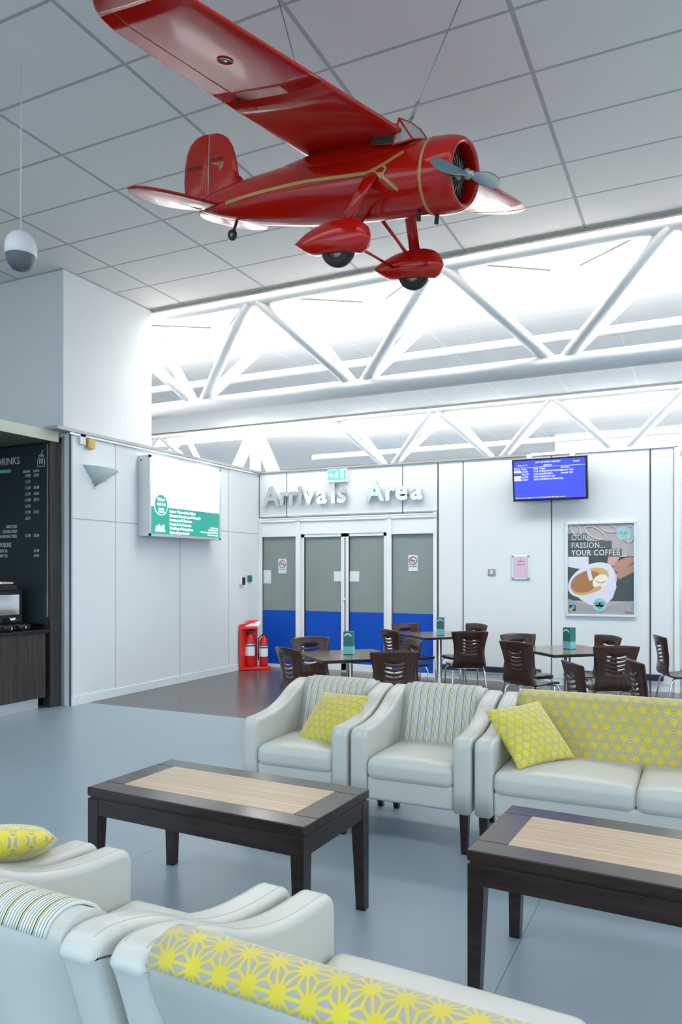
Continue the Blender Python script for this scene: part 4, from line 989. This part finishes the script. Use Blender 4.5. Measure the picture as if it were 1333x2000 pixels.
for p, q in ((TP[0], tc_), (tc_, TP[1]), (TP[0], FRr), (TP[1], FRl), (TP[0], RB), (TP[1], RBl), (FRr, FC), (FRl, FC), (FRr, RB), (FRl, RBl)): b.tube([p, q], .0055, 'red', 6)
for s in (-1, 1): b.tube([(-.335, s*.152, .143), (-.475, s*.174, .148), (-.46, s*.154, .208), (-.335, s*.124, .248)], .004, 'red', 6)
b.out('window_frame', cp)
# fin and rudder
def slab(pts, th, name, par, m='red', thin=.25):
    b = B(); cxx = sum(p[0] for p in pts)/len(pts); czz = sum(p[1] for p in pts)/len(pts); K = len(pts)
    L0 = [[b.bm.verts.new((cxx+(p[0]-cxx)*f_, s*th*h_, czz+(p[1]-czz)*f_)) for p in pts] for s, f_, h_ in ((-1, .55, 1), (-1, .85, .8), (-1, .97, .45))]
    E_ = [b.bm.verts.new((p[0], 0, p[1])) for p in pts]
    L1 = [[b.bm.verts.new((cxx+(p[0]-cxx)*f_, th*h_, czz+(p[1]-czz)*f_)) for p in pts] for f_, h_ in ((.97, .45), (.85, .8), (.55, 1))]
    rr = L0+[E_]+L1; fs = []
    for A_, D_ in zip(rr, rr[1:]):
        for j in range(K): fs.append(b.bm.faces.new((A_[j], A_[(j+1) % K], D_[(j+1) % K], D_[j])))
    fs += [b.bm.faces.new(rr[0]), b.bm.faces.new(rr[-1])]
    for f in fs: f.smooth = True
    b._fin(fs, m); return b.out(name, par)
slab([(-1.868, .03), (-1.868, .25), (-1.868, .441), (-1.80, .438), (-1.75, .424), (-1.70, .398), (-1.655, .345), (-1.625, .28), (-1.60, .19), (-1.585, .125), (-1.50, .09), (-1.6, .05)], .012, 'fin', pl)
slab([(-1.874, .04), (-1.874, .25), (-1.874, .442), (-1.93, .443), (-1.99, .43), (-2.04, .395), (-2.075, .34), (-2.093, .26), (-2.098, .17), (-2.09, .085), (-2.0, .04)], .010, 'rudder', pl)
fy = lambda x, z: pl
side = lambda x, z: frame_m((x, -.0125, z), (1, 0, 0), (0, 0, 1))
b = B()
for i in range(5): b.prism([(-1.84+.03*i, .262), (-1.735, .255-.0*i), (-1.75-.004*i, .240-.009*i), (-1.79+.015*i, .245-.004*i)], 'y', -.0135, -.0120, 'gold')
b.out('winged_emblem', pl)
text('LOCKHEED', .024, 'engine', 'fin_lettering', pl, side(-1.845, .272), ext=.0006); text('NR-7952', .036, 'engine', 'rudder_lettering', pl, frame_m((-2.055, -.0108, .235), (1, 0, 0), (0, 0, 1)), ext=.0006, offset=.0005)
# tailplane
def tail_out(s):
    le = [(-1.685, .0), (-1.70, .2), (-1.73, .35), (-1.775, .47), (-1.83, .56), (-1.89, .60)]; te = [(-1.96, .585), (-2.03, .52), (-2.08, .42), (-2.105, .3), (-2.10, .17), (-2.04, .08), (-1.98, .03), (-1.95, 0)]
    return [(x, s*y) for x, y in le+te]
for s, nm in ((-1, 'tailplane'), (1, 'tailplane')):
    pts = tail_out(s); b = B(); K = len(pts); cxx, cy = -1.88, s*.27; rr = []
    for sg, f_, h_ in ((-1, .5, 1), (-1, .85, .75), (-1, .97, .4), (0, 1, 0), (1, .97, .4), (1, .85, .75), (1, .5, 1)): rr.append([b.bm.verts.new((cxx+(p[0]-cxx)*f_, cy+(p[1]-cy)*f_, -.012+sg*.014*h_)) for p in pts])
    fs = [b.bm.faces.new((A_[j], A_[(j+1) % K], D_[(j+1) % K], D_[j])) for A_, D_ in zip(rr, rr[1:]) for j in range(K)]+[b.bm.faces.new(rr[0]), b.bm.faces.new(rr[-1])]
    for f in fs: f.smooth = True
    b._fin(fs, 'red'); o = b.out('tailplane', pl)
    q = B(); q.tube([(-1.87, s*.05, -.0275), (-1.885, s*.56, -.019)], .0025, 'engine', 6); q.out('hinge_line', o)
# gold side stripe following the fuselage
def side_pt(x, z, s=-1, e=.0015):
    if x > -.16: r_, zc = .188, 0
    else: r_, zc = fuse(x)
    dz = max(-.999, min(.999, (z-zc)/r_)); return Vector((x, s*(r_*.97*math.sqrt(1-dz*dz)+e), z))
def ribbon(b, path, wd, s=-1):
    L = []
    pts = []
    for (x0, z0), (x1, z1) in zip(path, path[1:]):
        m_ = max(2, int(math.hypot(x1-x0, z1-z0)/.03))
        for i in range(m_): pts.append((x0+(x1-x0)*i/m_, z0+(z1-z0)*i/m_))
    pts.append(path[-1]); top_, bot = [], []
    for i, p in enumerate(pts):
        a_, c_ = pts[max(0, i-1)], pts[min(len(pts)-1, i+1)]; dx, dz = c_[0]-a_[0], c_[1]-a_[1]; l_ = math.hypot(dx, dz); nx, nz = -dz/l_*wd/2, dx/l_*wd/2
        top_.append(b.bm.verts.new(side_pt(p[0]+nx, p[1]+nz, s, .003))); bot.append(b.bm.verts.new(side_pt(p[0]-nx, p[1]-nz, s, .003)))
    fs = [b.bm.faces.new((top_[i], top_[i+1], bot[i+1], bot[i])) for i in range(len(pts)-1)]; b._fin(fs, 'gold')
b = B()
for s in (-1, 1):
    ribbon(b, [(-1.60, -.022), (-1.294, -.002), (-.9, .014), (-.55, .008), (-.44, .008)], .018, s)
    ribbon(b, [(-.46, .008), (-.36, .045), (-.262, .097)], .018, s); ribbon(b, [(-.44, .012), (-.365, -.02), (-.278, -.088)], .018, s); ribbon(b, [(-.40, -.005), (-.365, -.005), (-.35, .02), (-.37, .035)], .014, s)
b.out('gold_side_stripe', pl, norm=False, solid=.002, off=0)
# undercarriage
for s in (-1, 1):
    y = s*.389
    b = B(); th_ = .03
    b.hexa([(-.40, s*.11, -.13), (-.40+0, s*.14, -.10), (-.49, s*.14, -.10), (-.49, s*.11, -.13), (-.425, y-.012, -.30), (-.425, y+.012, -.30), (-.475, y+.012, -.30), (-.475, y-.012, -.30)], 'red') if False else loft(b, [[(cx_+rx*math.cos(a), cy_+ry*math.sin(a), cz_) for a in [2*PI*i/16 for i in range(16)]] for cx_, cy_, cz_, rx, ry in ((-.442, s*.165, .01, .045, .02), (-.452, s*.262, -.125, .044, .019), (-.452, s*.264, -.128, .038, .015), (-.468, y-s*.01, -.31, .037, .014))], 'red')
    b.out('gear_leg', pl)
    b = B(); b.tube([(-.52, s*.06, -.165), (-.46, y-s*.02, -.36)], .010, 'red', 8); b.out('gear_brace', pl)
    # teardrop spat
    b = B(); secs = []
    for i in range(19):
        t = i/18; x = -.275-.50*t; k_ = math.sqrt(max(0, 1-((t-.32)/.32)**2)) if t < .32 else (1-((t-.32)/.68)**2.3)
        k_ = max(k_, .03); h_ = .100*k_; w_ = .070*k_**.75; zc = -.365+.0*t-.012*(t > .32)*(t-.32)
        zb = -.43 if t < .8 else None
        ring = []
        for j in range(20):
            a = 2*PI*j/20; ring.append((x, y+w_*math.cos(a), max(zc+h_*math.sin(a), -.437)))
        secs.append(ring)
    loft(b, secs, 'red'); sp_ = b.out('wheel_spat', pl)
    b = B(); b.lathe([(.016, -.006), (.016, 0)], 'cable', 12, (-.50, y+s*.055 if s > 0 else y-.053, -.395), 'y'); b.out('axle_cap', sp_)
    b = B(); xw, zw_, rw = -.475, -.402, .103
    b.lathe([(rw*.62, -.030), (rw*.86, -.034), (rw*.97, -.022), (rw, 0), (rw*.97, .022), (rw*.86, .034), (rw*.62, .030)], 'darkm', 36, (xw, y, zw_), 'y', cap=False)
    wh = b.out('wheel_tyre', sp_)
    b = B(); b.lathe([(0, -.033), (rw*.2, -.033), (rw*.62, -.024), (rw*.62, .024), (rw*.2, .033), (0, .033)], 'hub', 28, (xw, y, zw_), 'y', cap=False); b.out('wheel_disc', sp_)
b = B(); b.tube([(-.50, -.36, -.34), (-.60, .36, -.375)], .009, 'red', 8); b.out('spreader_bar', pl)
b = B(); b.tube([(-1.60, 0, -.10), (-1.625, 0, -.165)], .010, 'engine', 8); tw_ = b.out('tail_wheel_fork', pl)
b = B(); b.lathe([(.012, -.012), (.03, -.014), (.036, 0), (.03, .014), (.012, .012)], 'darkm', 20, (-1.635, 0, -.185), 'y', cap=False); b.lathe([(0, -.012), (.016, -.012), (.016, .012), (0, .012)], 'hub', 12, (-1.635, 0, -.185), 'y', cap=False); b.out('tail_wheel', tw_)
for x, y, l_ in ((-.12, -.0, .05), (-.20, -.055, .05)):
    b = B(); b.tube([(x, y, -.16), (x, y, -.235+.01*(y < 0))], .012, 'engine', 10); b.out('exhaust_stub', pl)
b = B()
for i in range(2): b.box(0, 0, 0, 0, 0, 0, 'red') if False else None
# suspension cables
W2L = lambda p: Vector(AR @ Vector(p))+AT
pA, pB = W2L((-.34, 0, .285)), Vector((-1.205, 4.17, ZC))
r = thing('suspension_cable', 'steel cable and shackle holding the nose of the red model aircraft', 'cable', pB, 0)
b = B(); dv = pA-pB; b.tube([(0, 0, 0), dv*.84], .0035, 'cable', 6); b.out('wire', r)
b = B(); b.tube([dv*.84, dv*.86, dv*.93], .012, 'cable', 8, radii=[.004, .013, .008])
for i in range(3):
    c_ = dv*(.945+.022*i); u_ = Vector((1, 0, 0)) if i % 2 else Vector((0, 1, 0)); vv = dv.normalized()
    b.tube([c_+u_*.010*math.cos(a)+vv*.017*math.sin(a) for a in [j*PI/5 for j in range(10)]], .0045, 'cable', 5, closed=True)
b.out('turnbuckle', r)
pA, pB = W2L((-.95, -.0, .22)), Vector((-2.2, 3.73, ZC))
b = B(); b.tube([(0, 0, 0), pA-pB], .0035, 'cable', 6); tag(b.out('suspension_cable', loc=pB), 'thin steel cable rising from behind the red wing to the ceiling', 'cable')
